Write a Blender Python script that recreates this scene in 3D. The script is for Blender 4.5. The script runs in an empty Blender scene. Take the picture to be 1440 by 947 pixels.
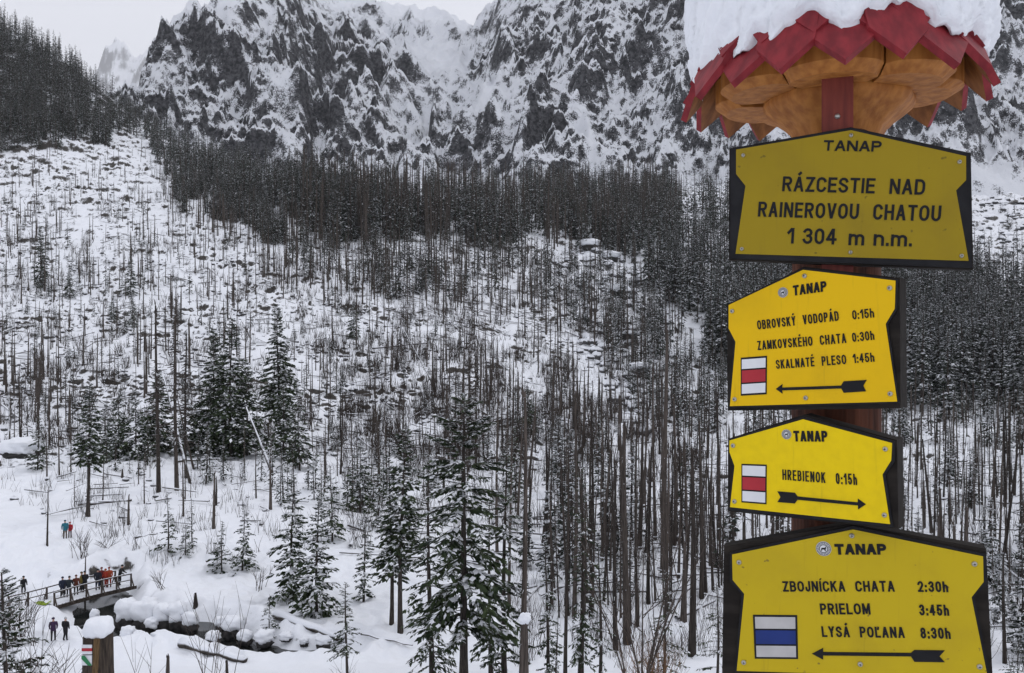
import bpy, math, random
import numpy as np
from mathutils import Vector, Matrix
R = math.radians
S = bpy.context.scene
COL = S.collection
# ------------------------------------------------------------------ camera, world, sun, exposure
F = 1200.0; CX = 720.0; CY = 473.5          # focal length and centre in photo pixels (1440 x 947)
cam = bpy.data.cameras.new('camera'); cam_o = bpy.data.objects.new('camera', cam); COL.objects.link(cam_o)
cam_o.rotation_euler = (R(90), 0, 0); cam.sensor_width = 36; cam.lens = 36 * F / 1440
cam.clip_start = 0.05; cam.clip_end = 30000; S.camera = cam_o
SUN_EL, SUN_ROT = 55, 60
w = bpy.data.worlds.new('World'); S.world = w; w.use_nodes = True
nt = w.node_tree; bg = nt.nodes['Background']
sky = nt.nodes.new('ShaderNodeTexSky'); sky.sky_type = 'NISHITA'; sky.sun_disc = False
sky.sun_elevation = R(SUN_EL); sky.sun_rotation = R(SUN_ROT)
hs = nt.nodes.new('ShaderNodeHueSaturation'); hs.inputs['Saturation'].default_value = .25
mx = nt.nodes.new('ShaderNodeMix'); mx.data_type = 'RGBA'; mx.inputs[0].default_value = .82
mx.inputs[7].default_value = (9.15, 9.3, 10.1, 1)
nt.links.new(sky.outputs[0], hs.inputs['Color']); nt.links.new(hs.outputs[0], mx.inputs[6])
nt.links.new(mx.outputs[2], bg.inputs['Color']); bg.inputs['Strength'].default_value = .1
sl = bpy.data.lights.new('sun', 'SUN'); sl.energy = .5; sl.angle = R(25); sl.color = (1, .97, .93)
so = bpy.data.objects.new('sun', sl); COL.objects.link(so)
so.rotation_euler = (R(90 - SUN_EL), 0, R(-SUN_ROT + 180)); so.location = (0, 0, 60)
S.view_settings.view_transform = 'Standard'; S.view_settings.look = 'None'
S.view_settings.exposure = 0.17; S.view_settings.gamma = 1; S.view_settings.use_curve_mapping = False
S.render.engine = 'CYCLES'; S.cycles.use_denoising = True
S.cycles.max_bounces = 6; S.cycles.diffuse_bounces = 3; S.cycles.glossy_bounces = 2; S.cycles.volume_bounces = 0

# ------------------------------------------------------------------ helpers
def tag(o, label=None, cat=None, group=None, kind=None):
    if label: o['label'] = label
    if cat: o['category'] = cat
    if group: o['group'] = group
    if kind: o['kind'] = kind
    return o
def empty(name, loc=(0, 0, 0), rz=0):
    o = bpy.data.objects.new(name, None); COL.objects.link(o); o.location = loc; o.rotation_euler = (0, 0, rz)
    o.empty_display_size = .1; return o
def link(name, me, parent=None):
    o = bpy.data.objects.new(name, me); COL.objects.link(o)
    if parent is not None: o.parent = parent
    return o
def mesh_np(name, V, Q, mats, mi=None, smooth=False):
    me = bpy.data.meshes.new(name); V = np.asarray(V, np.float32).reshape(-1, 3); Q = np.asarray(Q, np.int32); k = Q.shape[1]
    me.vertices.add(len(V)); me.vertices.foreach_set('co', V.ravel())
    me.loops.add(Q.size); me.loops.foreach_set('vertex_index', Q.ravel())
    me.polygons.add(len(Q)); me.polygons.foreach_set('loop_start', np.arange(0, Q.size, k, dtype=np.int32))
    for m in mats: me.materials.append(m)
    if mi is not None: me.polygons.foreach_set('material_index', np.asarray(mi, np.int32))
    if smooth: me.polygons.foreach_set('use_smooth', np.ones(len(Q), bool))
    me.update(calc_edges=True); me.validate(); return me
class MB:
    """collects polygons, then links them as one mesh object"""
    def __init__(s): s.v = []; s.f = []; s.m = []
    def add(s, vs, fs, m=0):
        n = len(s.v); s.v += [tuple(x) for x in vs]; s.f += [tuple(i + n for i in f) for f in fs]; s.m += [m] * len(fs)
    def box(s, c, d, rot=None, m=0):
        c = Vector(c); vs = []
        for z in (-1, 1):
            for x, y in ((-1, -1), (1, -1), (1, 1), (-1, 1)):
                p = Vector((x * d[0] / 2, y * d[1] / 2, z * d[2] / 2))
                vs.append(c + (rot @ p if rot else p))
        s.add(vs, [(3, 2, 1, 0), (4, 5, 6, 7), (0, 1, 5, 4), (1, 2, 6, 5), (2, 3, 7, 6), (3, 0, 4, 7)], m)
    def bar(s, a, b, wd, ht=None, m=0):
        a = Vector(a); b = Vector(b); d = b - a; q = d.to_track_quat('X', 'Z').to_matrix()
        s.box((a + b) / 2, (d.length, wd, ht or wd), q, m)
    def tube(s, pts, rad, n=8, m=0, cap=True):
        pts = [Vector(p) for p in pts]; vs = []; fs = []
        for i, p in enumerate(pts):
            d = (pts[min(i + 1, len(pts) - 1)] - pts[max(i - 1, 0)]).normalized()
            u = d.orthogonal().normalized() if abs(d.z) < .98 else Vector((1, 0, 0)); 
            u = (Vector((0, 0, 1)).cross(d).normalized() if abs(d.z) < .98 else Vector((1, 0, 0))); v = d.cross(u)
            r = rad[i] if isinstance(rad, (list, tuple)) else rad
            for k in range(n):
                a = 2 * math.pi * k / n; vs.append(p + (u * math.cos(a) + v * math.sin(a)) * r)
        for i in range(len(pts) - 1):
            for k in range(n): fs.append((i * n + k, i * n + (k + 1) % n, (i + 1) * n + (k + 1) % n, (i + 1) * n + k))
        if cap: fs.append(tuple(range(n))[::-1]); fs.append(tuple(range((len(pts) - 1) * n, len(pts) * n)))
        s.add(vs, fs, m)
    def lathe(s, prof, n=32, c=(0, 0, 0), m=0, fn=None):
        vs = []; fs = []
        for i, (r, z) in enumerate(prof):
            for k in range(n):
                a = 2 * math.pi * k / n; rr, zz = (r, z) if fn is None else fn(r, z, a, i)
                vs.append((c[0] + rr * math.cos(a), c[1] + rr * math.sin(a), c[2] + zz))
        for i in range(len(prof) - 1):
            for k in range(n): fs.append((i * n + k, i * n + (k + 1) % n, (i + 1) * n + (k + 1) % n, (i + 1) * n + k))
        s.add(vs, fs, m)
    def build(s, name, mat, parent=None, smooth=False):
        me = bpy.data.meshes.new(name); me.from_pydata(s.v, [], s.f)
        for m in (mat if isinstance(mat, (list, tuple)) else [mat]): me.materials.append(m)
        me.polygons.foreach_set('material_index', s.m)
        if smooth: me.polygons.foreach_set('use_smooth', [True] * len(s.f))
        me.update(); return link(name, me, parent)
def lin(c):
    return tuple(((x / 255 + .055) / 1.055) ** 2.4 if x / 255 > .04045 else x / 255 / 12.92 for x in c)

def _h(ix, iy, seed):
    n = (ix * 374761393 + iy * 668265263 + seed * 1274126177) & 0xffffffff
    n = ((n ^ (n >> 13)) * 1274126177) & 0xffffffff
    return (n ^ (n >> 16)) & 0xffffffff
def perlin(x, y, seed=0):
    x = np.asarray(x, float); y = np.asarray(y, float)
    ix = np.floor(x).astype(np.int64); iy = np.floor(y).astype(np.int64); fx = x - ix; fy = y - iy
    u = fx * fx * fx * (fx * (fx * 6 - 15) + 10); v = fy * fy * fy * (fy * (fy * 6 - 15) + 10)
    def g(a, b):
        t = _h(ix + a, iy + b, seed) / 4294967296.0 * 2 * np.pi
        return np.cos(t) * (fx - a) + np.sin(t) * (fy - b)
    return ((g(0, 0) * (1 - u) + g(1, 0) * u) * (1 - v) + (g(0, 1) * (1 - u) + g(1, 1) * u) * v) * 1.5
def fbm(x, y, oct=4, seed=0, gain=.5):
    t = 0; a = 1
    for i in range(oct): t = t + a * perlin(x * 2 ** i, y * 2 ** i, seed + i * 17); a *= gain
    return t
def ridged(x, y, oct=5, seed=0, gain=.55):
    t = 0; a = 1; wgt = 1
    for i in range(oct):
        n = 1 - np.abs(perlin(x * 2.1 ** i, y * 2.1 ** i, seed + i * 13)) * 1.6; n = np.clip(n, 0, 1) ** 2
        t = t + a * n * wgt; wgt = np.clip(n * 1.6, 0, 1); a *= gain
    return t
def sstep(a, b, x): t = np.clip((x - a) / (b - a), 0, 1); return t * t * (3 - 2 * t)

# ------------------------------------------------------------------ materials
class NT:
    def __init__(s, name, rough=.7, spec=.3):
        s.m = bpy.data.materials.new(name); s.m.use_nodes = True; s.t = s.m.node_tree; s.b = s.t.nodes['Principled BSDF']
        s.b.inputs['Roughness'].default_value = rough; s.b.inputs['Specular IOR Level'].default_value = spec
    def n(s, typ, **kw):
        x = s.t.nodes.new(typ)
        for k, v in kw.items(): setattr(x, k, v)
        return x
    def l(s, a, b): s.t.links.new(a, b)
    def noise(s, scale, detail=4, vec=None, rough=.55, coord='Object', sc=None):
        n = s.n('ShaderNodeTexNoise'); n.inputs['Scale'].default_value = scale; n.inputs['Detail'].default_value = detail; n.inputs['Roughness'].default_value = rough
        tc = s.n('ShaderNodeTexCoord'); v = tc.outputs[coord]
        if sc:
            mp = s.n('ShaderNodeMapping'); mp.inputs['Scale'].default_value = sc; s.l(v, mp.inputs['Vector']); v = mp.outputs[0]
        s.l(v, n.inputs['Vector']); return n.outputs['Fac']
    def pos_noise(s, scale, detail=4, rough=.55, sc=None):
        n = s.n('ShaderNodeTexNoise'); n.inputs['Scale'].default_value = scale; n.inputs['Detail'].default_value = detail; n.inputs['Roughness'].default_value = rough
        g = s.n('ShaderNodeNewGeometry'); v = g.outputs['Position']
        if sc:
            mp = s.n('ShaderNodeMapping'); mp.inputs['Scale'].default_value = sc; s.l(v, mp.inputs['Vector']); v = mp.outputs[0]
        s.l(v, n.inputs['Vector']); return n.outputs['Fac']
    def ramp(s, fac, stops):
        r = s.n('ShaderNodeValToRGB'); e = r.color_ramp.elements
        while len(e) < len(stops): e.new(.5)
        for i, (p, c) in enumerate(stops):
            e[i].position = p; e[i].color = (c, c, c, 1) if isinstance(c, (int, float)) else (*c, 1)
        s.l(fac, r.inputs[0]); return r.outputs[0]
    def math(s, op, a, b=None, clamp=False):
        m = s.n('ShaderNodeMath', operation=op, use_clamp=clamp)
        for i, x in enumerate((a, b)):
            if x is None: continue
            if isinstance(x, (int, float)): m.inputs[i].default_value = x
            else: s.l(x, m.inputs[i])
        return m.outputs[0]
    def rng(s, x, a, b, lo=0., hi=1.):
        m = s.n('ShaderNodeMapRange', interpolation_type='SMOOTHSTEP'); s.l(x, m.inputs[0])
        for i, v in enumerate((a, b, lo, hi)): m.inputs[i + 1].default_value = v
        return m.outputs[0]
    def mix(s, f, a, b):
        m = s.n('ShaderNodeMix', data_type='RGBA')
        for i, x in ((0, f), (6, a), (7, b)):
            if isinstance(x, (int, float)): m.inputs[i].default_value = x
            elif isinstance(x, tuple): m.inputs[i].default_value = (*x, 1)
            else: s.l(x, m.inputs[i])
        return m.outputs[2]
    def nz(s):
        g = s.n('ShaderNodeNewGeometry'); x = s.n('ShaderNodeSeparateXYZ'); s.l(g.outputs['Normal'], x.inputs[0]); return x.outputs[2]
    def base(s, c):
        if isinstance(c, tuple): s.b.inputs['Base Color'].default_value = (*c, 1)
        else: s.l(c, s.b.inputs['Base Color'])
        return s
    def bump(s, h, strength=.4, dist=.05):
        b = s.n('ShaderNodeBump'); b.inputs['Strength'].default_value = strength; b.inputs['Distance'].default_value = dist
        s.l(h, b.inputs['Height']); s.l(b.outputs[0], s.b.inputs['Normal']); return s
SNOW = (.80, .82, .865)
def m_simple(name, c1, c2, scale=6, rough=.7, spec=.3, sc=None, bump=0, bd=.01, snow=None, coord='Object', vary=0):
    k = NT(name, rough, spec); n = k.noise(scale, 5, sc=sc, coord=coord)
    c = k.mix(k.rng(n, .3, .7), c1, c2)
    if vary:
        oi = k.n('ShaderNodeObjectInfo'); hv = k.n('ShaderNodeHueSaturation'); k.l(k.rng(oi.outputs['Random'], 0, 1, 1 - vary, 1 + vary), hv.inputs['Value']); k.l(c, hv.inputs['Color']); c = hv.outputs[0]
    if snow is not None:
        z = k.math('ADD', k.nz(), k.math('MULTIPLY', k.math('SUBTRACT', k.noise(snow[2], 4), .5), snow[3]))
        c = k.mix(k.rng(z, snow[0], snow[1]), c, SNOW)
    k.base(c)
    if bump: k.bump(n, bump, bd)
    return k.m
def m_snow(name='snow', scale=2., bump=.5, bd=.15):
    k = NT(name, .65, .25); n = k.noise(scale, 6, rough=.6); k.base(k.mix(n, (.76, .785, .835), (.845, .86, .895))); k.bump(n, bump, bd); return k.m
M = {}
M['snow'] = m_snow()
M['snow_cap'] = m_snow('cap_snow', 26, .55, .012)
k = NT('needles', .75, .2); g = k.pos_noise(1.3, 3); c = k.mix(k.rng(g, .3, .7), (.014, .025, .012), (.043, .060, .025))
z = k.math('ADD', k.nz(), k.math('MULTIPLY', k.math('SUBTRACT', k.pos_noise(2.2, 3), .5), 1.6))
k.base(k.mix(k.rng(z, .92, 1.12), c, SNOW)); M['needles'] = k.m
k = NT('frosted_needles', .75, .2); g = k.pos_noise(.5, 3); c = k.mix(k.rng(g, .3, .7), (.015, .023, .017), (.040, .050, .034))
z = k.math('ADD', k.nz(), k.math('MULTIPLY', k.math('SUBTRACT', k.pos_noise(1.1, 3), .5), 1.8))
k.base(k.mix(k.rng(z, .80, 1.1), c, SNOW)); M['frosted'] = k.m
M['bark'] = m_simple('bark', (.022, .018, .016), (.070, .058, .050), 5, .85, .2, sc=(4, 4, .5), bump=.6, bd=.03, snow=(.55, .9, 3, .8))
M['grey_wood'] = m_simple('grey_deadwood', (.026, .021, .018), (.080, .066, .057), 3, .85, .2, sc=(5, 5, .4), snow=(.38, .75, 1.3, 1.5), vary=.45)
M['log'] = m_simple('log_wood', (.025, .021, .019), (.085, .072, .06), 3, .85, .2, snow=(-.1, .35, 1.2, .8))
M['twig'] = m_simple('twigs', (.035, .028, .024), (.085, .066, .055), 2, .8, .2)
M['willow'] = m_simple('red_brown_twigs', (.10, .058, .032), (.20, .115, .062), 2, .75, .2)
M['dead_twig'] = m_simple('dead_twigs', (.032, .025, .021), (.07, .054, .044), 2, .8, .2, snow=(.8, 1.1, .8, 1.2))
M['rock'] = m_simple('boulder_rock', (.03, .03, .033), (.10, .098, .1), 2.5, .85, .25, bump=.8, bd=.1, snow=(.15, .42, 1.1, .7))

# ------------------------------------------------------------------ terrain
PXC = np.array([-400, 0, 200, 400, 600, 800, 1000, 1200, 1440, 1840.])
UC = (PXC - CX) / F
rows = []                                   # (depth, z at each column)
for y, z in ((-60, -1.4), (-5, -1.6), (0, -1.62), (3, -1.8), (6, -3.1), (10, -5.0), (20, -9.6), (32, -14.2), (42, -17.6), (52, -20.8), (59, -22.4), (66, -22.7), (72, -22.65), (77, -22.4)):
    rows.append((y, [z] * 10))
for y, p in ((85, [760, 758, 765, 775, 795, 800, 790, 775, 760, 750]), (110, [690, 690, 690, 695, 720, 730, 720, 710, 700, 690]),
             (140, [640, 640, 640, 645, 665, 680, 680, 670, 655, 640]), (180, [570, 570, 570, 580, 600, 625, 630, 630, 620, 600]),
             (230, [478, 480, 485, 495, 520, 560, 580, 590, 580, 560]), (300, [395, 400, 405, 410, 435, 480, 510, 530, 530, 520]),
             (400, [310, 312, 315, 325, 350, 395, 420, 440, 445, 440]), (520, [225, 235, 250, 270, 290, 320, 340, 350, 362, 350]),
             (650, [110, 130, 200, 262, 280, 282, 285, 290, 300, 300]), (800, [-20, 35, 172, 264, 272, 262, 260, 250, 245, 240]),
             (1000, [-20, 60, 190, 272, 275, 255, 240, 220, 200, 190]), (1300, [60, 130, 240, 290, 290, 280, 260, 240, 220, 210])):
    rows.append((y, [-(q - CY) / F * y for q in p]))
RY = np.array([r[0] for r in rows]); RZ = np.array([r[1] for r in rows])
def pchip(x, y, xi):
    h = np.diff(x); d = np.diff(y) / h; m = np.zeros_like(y); m[0] = d[0]; m[-1] = d[-1]
    for i in range(1, len(x) - 1):
        if d[i - 1] * d[i] > 0:
            w1 = 2 * h[i] + h[i - 1]; w2 = h[i] + 2 * h[i - 1]; m[i] = (w1 + w2) / (w1 / d[i - 1] + w2 / d[i])
    k = np.clip(np.searchsorted(x, xi) - 1, 0, len(x) - 2); t = (xi - x[k]) / h[k]
    return (y[k] * (1 + 2 * t) * (1 - t) ** 2 + m[k] * h[k] * t * (1 - t) ** 2 + y[k + 1] * t * t * (3 - 2 * t) + m[k + 1] * h[k] * t * t * (t - 1))
GY = np.concatenate([np.linspace(-60, 60, 121), np.geomspace(61, 1300, 420)])
_a = np.stack([pchip(RY, RZ[:, j], GY) for j in range(10)], 1)
GU = np.linspace(UC[0], UC[-1], 161)
GZ = np.stack([pchip(UC, _a[i], GU) for i in range(len(GY))], 0)
_k = np.ones(9) / 9
GZ = np.apply_along_axis(lambda r: np.convolve(np.pad(r, 4, mode='edge'), _k, 'valid'), 1, GZ)
SY = np.interp
WATER_Z = -23.45
STREAM = [(-37.4, 79), (-36.6, 77), (-35.4, 74), (-33.0, 69.6), (-29.5, 68.2), (-26.2, 67.6), (-23.3, 66.6), (-20.0, 64.2), (-17.0, 62.6), (-13.5, 62.8), (-12.2, 62.6)]
SW = [.9, 1.2, 1.5, 1.8, 2.2, 2.0, 1.3, .7, .45, .2, .05]
def stream_dist(x, y):
    best = np.full(np.shape(x), 1e9)
    for (a, b), wa, wb in zip(zip(STREAM[:-1], STREAM[1:]), SW[:-1], SW[1:]):
        dx, dy = b[0] - a[0], b[1] - a[1]; t = np.clip(((x - a[0]) * dx + (y - a[1]) * dy) / (dx * dx + dy * dy), 0, 1)
        d = np.hypot(x - a[0] - t * dx, y - a[1] - t * dy) - (wa + (wb - wa) * t)
        best = np.minimum(best, d)
    return best
def base_z(x, y):
    u = np.clip(x / np.maximum(y, 4.), GU[0], GU[-1] - 1e-6)
    yy = np.clip(y, GY[0], GY[-1] - 1e-3)
    iy = np.clip(np.searchsorted(GY, yy) - 1, 0, len(GY) - 2); ty = (yy - GY[iy]) / (GY[iy + 1] - GY[iy])
    fu = (u - GU[0]) / (GU[1] - GU[0]); iu = np.clip(fu.astype(int), 0, len(GU) - 2); tu = fu - iu
    return (GZ[iy, iu] * (1 - tu) + GZ[iy, iu + 1] * tu) * (1 - ty) + (GZ[iy + 1, iu] * (1 - tu) + GZ[iy + 1, iu + 1] * tu) * ty
def ground(x, y):
    x = np.asarray(x, float); y = np.asarray(y, float); z = base_z(x, y)
    A = .10 + .22 * sstep(20, 60, y) + .75 * sstep(82, 150, y) + .8 * sstep(250, 600, y)
    px = CX + x / np.maximum(y, 4) * F
    calm = sstep(.05, .55, perlin(x / 38, y / 30, 77) + .25)
    A2 = A * (.35 + .65 * calm)
    z = z + A * 1.3 * fbm(x / 17, y / 15, 3, 5) * np.where(y > 90, 1, .8)
    z = z + A2 * 1.05 * (np.abs(perlin(x / 3.6 + 3, y / 3.2, 9)) * -1.6 + .55) + A2 * .38 * perlin(x / 1.5, y / 1.3, 15)
    near = sstep(56, 62, y) * (1 - sstep(84, 100, y))
    z = z + near * .38 * (.5 - np.abs(perlin(x / 1.7, y / 1.5, 31)) * 1.7)
    sd = stream_dist(x, y); c = 1 - sstep(-.5, 2.6, sd)
    bank = np.exp(-((sd - 2.4) / 1.2) ** 2) * .32 * (1 + perlin(x / 1.3, y / 1.3, 41))
    z = z + bank * near
    return z * (1 - c) + np.minimum(z - .9, -23.95) * c
ys = np.concatenate([np.array([-60, -30, -15, -6, -2, 0, 1, 2, 3, 4, 5, 6, 7, 8, 9, 10, 11, 12, 13.5, 15]), np.linspace(16, 58, 60), np.geomspace(58.5, 1250, 1020)])
us = np.concatenate([np.linspace(-1.6, -.66, 60)[:-1], np.linspace(-.66, .66, 700), np.linspace(.66, 1.6, 60)[1:]])
WY = np.maximum(ys, 0) + 40 * (1 - sstep(0, 40, ys))
X = us[None, :] * WY[:, None]; Y = np.repeat(ys[:, None], len(us), 1); Z = ground(X, Y)
def grid_faces(ny, nx):
    i = np.arange(ny * nx).reshape(ny, nx); return np.stack([i[:-1, :-1], i[:-1, 1:], i[1:, 1:], i[1:, :-1]], -1).reshape(-1, 4)
k = NT('snowy_slope', .7, .2); n1 = k.pos_noise(.9, 5, .65); n2 = k.pos_noise(.12, 3)
zz = k.math('ADD', k.nz(), k.math('MULTIPLY', k.math('SUBTRACT', n1, .5), .34))
zz = k.math('ADD', zz, k.math('MULTIPLY', k.math('SUBTRACT', n2, .5), .16))
gx = k.n('ShaderNodeNewGeometry'); sx_ = k.n('ShaderNodeSeparateXYZ'); k.l(gx.outputs['Position'], sx_.inputs[0])
zz = k.math('ADD', zz, k.rng(sx_.outputs[1], 82, 150, .24, -.022)); cov = k.rng(zz, .74, .83)
rock = k.mix(k.rng(k.pos_noise(1.7, 4), .3, .7), (.022, .021, .021), (.085, .076, .066))
sn = k.mix(k.pos_noise(.5, 4), (.76, .785, .835), (.845, .86, .895))
k.base(k.mix(cov, rock, sn)); k.bump(k.pos_noise(3.5, 4, .6), .35, .12); M['ground'] = k.m
g_o = link('ground', mesh_np('ground', np.stack([X, Y, Z], -1), grid_faces(*X.shape), [M['ground']], smooth=True))
tag(g_o, 'snow covered valley floor and boulder strewn slope rising to the forest', 'snowy ground', kind='structure')

def P(px, py, y0=12, y1=1000):
    """the first ground point seen at a photo pixel"""
    px = np.atleast_1d(np.asarray(px, float)); py = np.atleast_1d(np.asarray(py, float))
    yy = np.geomspace(y0, y1, 500); out = np.zeros((len(px), 3)); ok = np.zeros(len(px), bool)
    for a in range(0, len(px), 2000):
        u = (px[a:a + 2000, None] - CX) / F; v = -(py[a:a + 2000, None] - CY) / F
        h = ground(u * yy[None], np.repeat(yy[None], len(u), 0)) - v * yy[None]
        hit = h > 0; j = np.argmax(hit, 1); g = hit.any(1) & (j > 0); jj = np.maximum(j, 1); r = np.arange(len(u))
        h0 = h[r, jj - 1]; h1 = h[r, jj]; t = np.clip(-h0 / np.where(h1 - h0 == 0, 1, h1 - h0), 0, 1)
        y = yy[jj - 1] * (1 - t) + yy[jj] * t
        out[a:a + 2000] = np.stack([u[:, 0] * y, y, v[:, 0] * y], 1); ok[a:a + 2000] = g
    return out, ok
def P1(px, py, **kw): return Vector(P(px, py, **kw)[0][0])
def at(px, py, y): return Vector(((px - CX) / F * y, y, -(py - CY) / F * y))
def G(x, y): return float(ground(np.array([x]), np.array([y]))[0])
def proj(p): return CX + p[0] / p[1] * F, CY - p[2] / p[1] * F

# stream water
mb = MB(); L = []; Rr = []
for i, (a, wd) in enumerate(zip(STREAM, SW)):
    d = Vector(STREAM[min(i + 1, len(STREAM) - 1)]) - Vector(STREAM[max(i - 1, 0)]); d.normalize(); nrm = Vector((-d.y, d.x)) * (wd + 1.6)
    L.append((a[0] + nrm.x, a[1] + nrm.y, WATER_Z)); Rr.append((a[0] - nrm.x, a[1] - nrm.y, WATER_Z))
for i in range(len(L) - 1): mb.add([Rr[i], Rr[i + 1], L[i + 1], L[i]], [(0, 1, 2, 3)])
k = NT('stream_water', .06, .5); k.base(k.mix(k.rng(k.pos_noise(.7, 4), .35, .7), (.012, .014, .014), (.035, .036, .033))); k.bump(k.pos_noise(4, 3), .06, .03); M['water'] = k.m
tag(mb.build('stream', M['water']), 'dark still stream pool between snowy banks below the footbridge', 'stream', kind='structure')

# ------------------------------------------------------------------ mountain
MPX = np.array([-500, -200, 60, 135, 190, 203, 212, 228, 245, 265, 285, 305, 340, 400, 440, 470, 520, 560, 600, 640, 665, 685, 705, 760, 900, 1000, 1200, 1440, 1900.])
MPY = np.array([120, 140, 150, 140, 125, 88, 70, 48, 22, 2, 8, -14, -34, -40, -8, 4, -6, 6, 12, 20, 30, 8, -20, -60, -85, -120, -150, -180, -200.])
MYC = np.array([900, 900, 940, 980, 1000, 1000, 1010, 1030, 1040, 1050, 1060, 1070, 1100, 1180, 1350, 1500, 1560, 1580, 1580, 1560, 1500, 1400, 1300, 1200, 1120, 1060, 1000, 980, 980.])
def mountain(x, y):
    wx = x + 9 * fbm(x / 90, y / 90, 3, 201); 
    px = CX + wx / y * F
    yc = np.interp(px, MPX, MYC); zc = -(np.interp(px, MPX, MPY) - CY) / F * yc
    yf = 700; zf = -(np.interp(px, [-400, 0, 300, 700, 1000, 1440, 1900], [200, 200, 290, 300, 300, 290, 290]) - CY) / F * yf
    t = (y - yf) / (yc - yf); tt = np.clip(t, 0, 1)
    z = zf + (zc - zf) * (tt * .8 + .2 * tt ** 2) - np.clip(t - 1, 0, None) * 260
    env = sstep(0, .25, t) * (1 - .75 * sstep(.75, 1.0, t)) * 1.0
    xr = x * .82 + y * .57; yr = -x * .57 + y * .82; wq = fbm(x / 160, y / 160, 3, 3)
    a = ridged(xr / 150 + .55 * wq, yr / 230 + .4 * wq, 3, 301)
    b = ridged(xr / 46 + .35 * fbm(x / 60, y / 60, 2, 8), yr / 62, 4, 311); c = ridged(x / 15 + .3 * wq, y / 17, 3, 331)
    basin = np.exp(-((px - 610 - 40 * wq) / 60) ** 2) * np.exp(-((t - .62) / .24) ** 2) + .7 * np.exp(-((px - 690) / 60) ** 2) * np.exp(-((t - .40) / .12) ** 2)
    gul = np.exp(-((px - (770 + 200 * (.5 - tt))) / 13) ** 2) * sstep(.02, .1, tt) * (1 - sstep(.36, .5, tt)) + np.exp(-((px - (565 + 60 * (tt - .2))) / 8) ** 2) * sstep(-.02, .05, tt) * (1 - sstep(.2, .4, tt))
    gul = gul + .8 * np.exp(-((px - (300 + 190 * (.95 - tt))) / 9) ** 2) * sstep(.1, .3, tt)
    calm = np.clip(1 - .55 * basin - .6 * gul, .2, 1)
    z = z + env * (46 * (a - .75)) * (1 - .5 * np.clip(basin, 0, 1)) + env * calm * (17 * (b - .7) + 5.5 * (c - .6)) - 11 * gul
    z = z + env * calm * 1.6 * fbm(x / 4.5, y / 5, 3, 351) + (1 - sstep(.9, 1.05, np.abs(t - 1) + .9)) * 4 * (ridged(x / 26, x * 0 + 3.1, 3, 361) - .7)
    basin = basin + .55 * sstep(.72, 1., t) * np.exp(-((px - 560) / 130) ** 2)  # extra white along the crest, painted in place of summit cloud
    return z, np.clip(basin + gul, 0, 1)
mu = np.linspace(-.95, .95, 900); my = np.concatenate([np.linspace(680, 1250, 560), np.linspace(1252, 1750, 200)])
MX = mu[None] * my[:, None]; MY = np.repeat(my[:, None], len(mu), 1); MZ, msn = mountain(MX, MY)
k = NT('mountain_rock_and_snow', .85, .15)
n1 = k.pos_noise(.030, 5, .6); n2 = k.pos_noise(.13, 6, .72); n3 = k.pos_noise(.8, 5, .75)
zz = k.nz()
for nn_, am in ((n1, .72), (n2, .80), (n3, 1.0)): zz = k.math('ADD', zz, k.math('MULTIPLY', k.math('SUBTRACT', nn_, .5), am))
at_ = k.n('ShaderNodeAttribute', attribute_name='drift_and_cloud'); zz = k.math('ADD', zz, k.math('MULTIPLY', at_.outputs['Fac'], .22))  # snow drifts, plus the cloud whitening painted on the crest
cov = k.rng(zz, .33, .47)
rock = k.mix(k.rng(k.pos_noise(.22, 6, .75), .40, .62), (.008, .009, .012), (.10, .10, .108))
k.base(k.mix(cov, rock, k.mix(n2, (.74, .765, .82), (.84, .855, .89)))); k.bump(n3, .9, 1.6); M['mountain'] = k.m
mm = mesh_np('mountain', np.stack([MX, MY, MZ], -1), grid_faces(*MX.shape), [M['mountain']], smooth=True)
at2 = mm.attributes.new('drift_and_cloud', 'FLOAT', 'POINT'); at2.data.foreach_set('value', msn.astype(np.float32).ravel())
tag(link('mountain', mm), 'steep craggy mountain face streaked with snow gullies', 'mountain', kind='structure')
# a second peak far behind, half lost in the air
bx = np.linspace(60, 330, 220); by = np.linspace(10600, 12900, 120)
BU = (bx[None] - CX) / F; BY = np.repeat(by[:, None], 220, 1); BX = BU * BY
cr = -(np.interp(bx, [60, 100, 125, 140, 152, 163, 172, 182, 190, 200, 210, 225, 330], [190, 150, 112, 84, 66, 58, 60, 70, 72, 68, 74, 92, 150]) - CY) / F
t = (BY - 10600) / 1400; BZ = np.where(t < 1, 1400 + (cr[None] * 12000 - 1400) * t, cr[None] * 12000 - (t - 1) * 2100) + 110 * (ridged(BX / 300, BY / 500, 5, 501) - .8) * sstep(0, .4, t)
k2 = NT('far_peak_rock_and_snow', .85, .15); zz = k2.math('ADD', k2.nz(), k2.math('MULTIPLY', k2.math('SUBTRACT', k2.pos_noise(.006, 6, .66), .5), .6))
k2.base(k2.mix(k2.rng(zz, .22, .48), (.06, .062, .07), SNOW))
tag(link('distant_peak', mesh_np('distant_peak', np.stack([BX, BY, BZ], -1), grid_faces(*BX.shape), [k2.m], smooth=True)), 'pale jagged peak fading into cloud behind the ridge', 'mountain', kind='structure')

# ------------------------------------------------------------------ haze
HAZE = 5.5e-5
mb = MB(); mb.box((0, 6600, 2300), (16000, 13800, 4656))
hz = bpy.data.materials.new('haze'); hz.use_nodes = True; ht = hz.node_tree; ht.nodes.remove(ht.nodes['Principled BSDF'])
pv = ht.nodes.new('ShaderNodeVolumePrincipled'); pv.inputs['Color'].default_value = (.93, .94, .97, 1); pv.inputs['Density'].default_value = HAZE
ht.links.new(pv.outputs[0], ht.nodes['Material Output'].inputs['Volume'])
tag(mb.build('haze', hz), 'thin pale winter haze filling the valley air', 'haze', kind='stuff')
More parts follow.
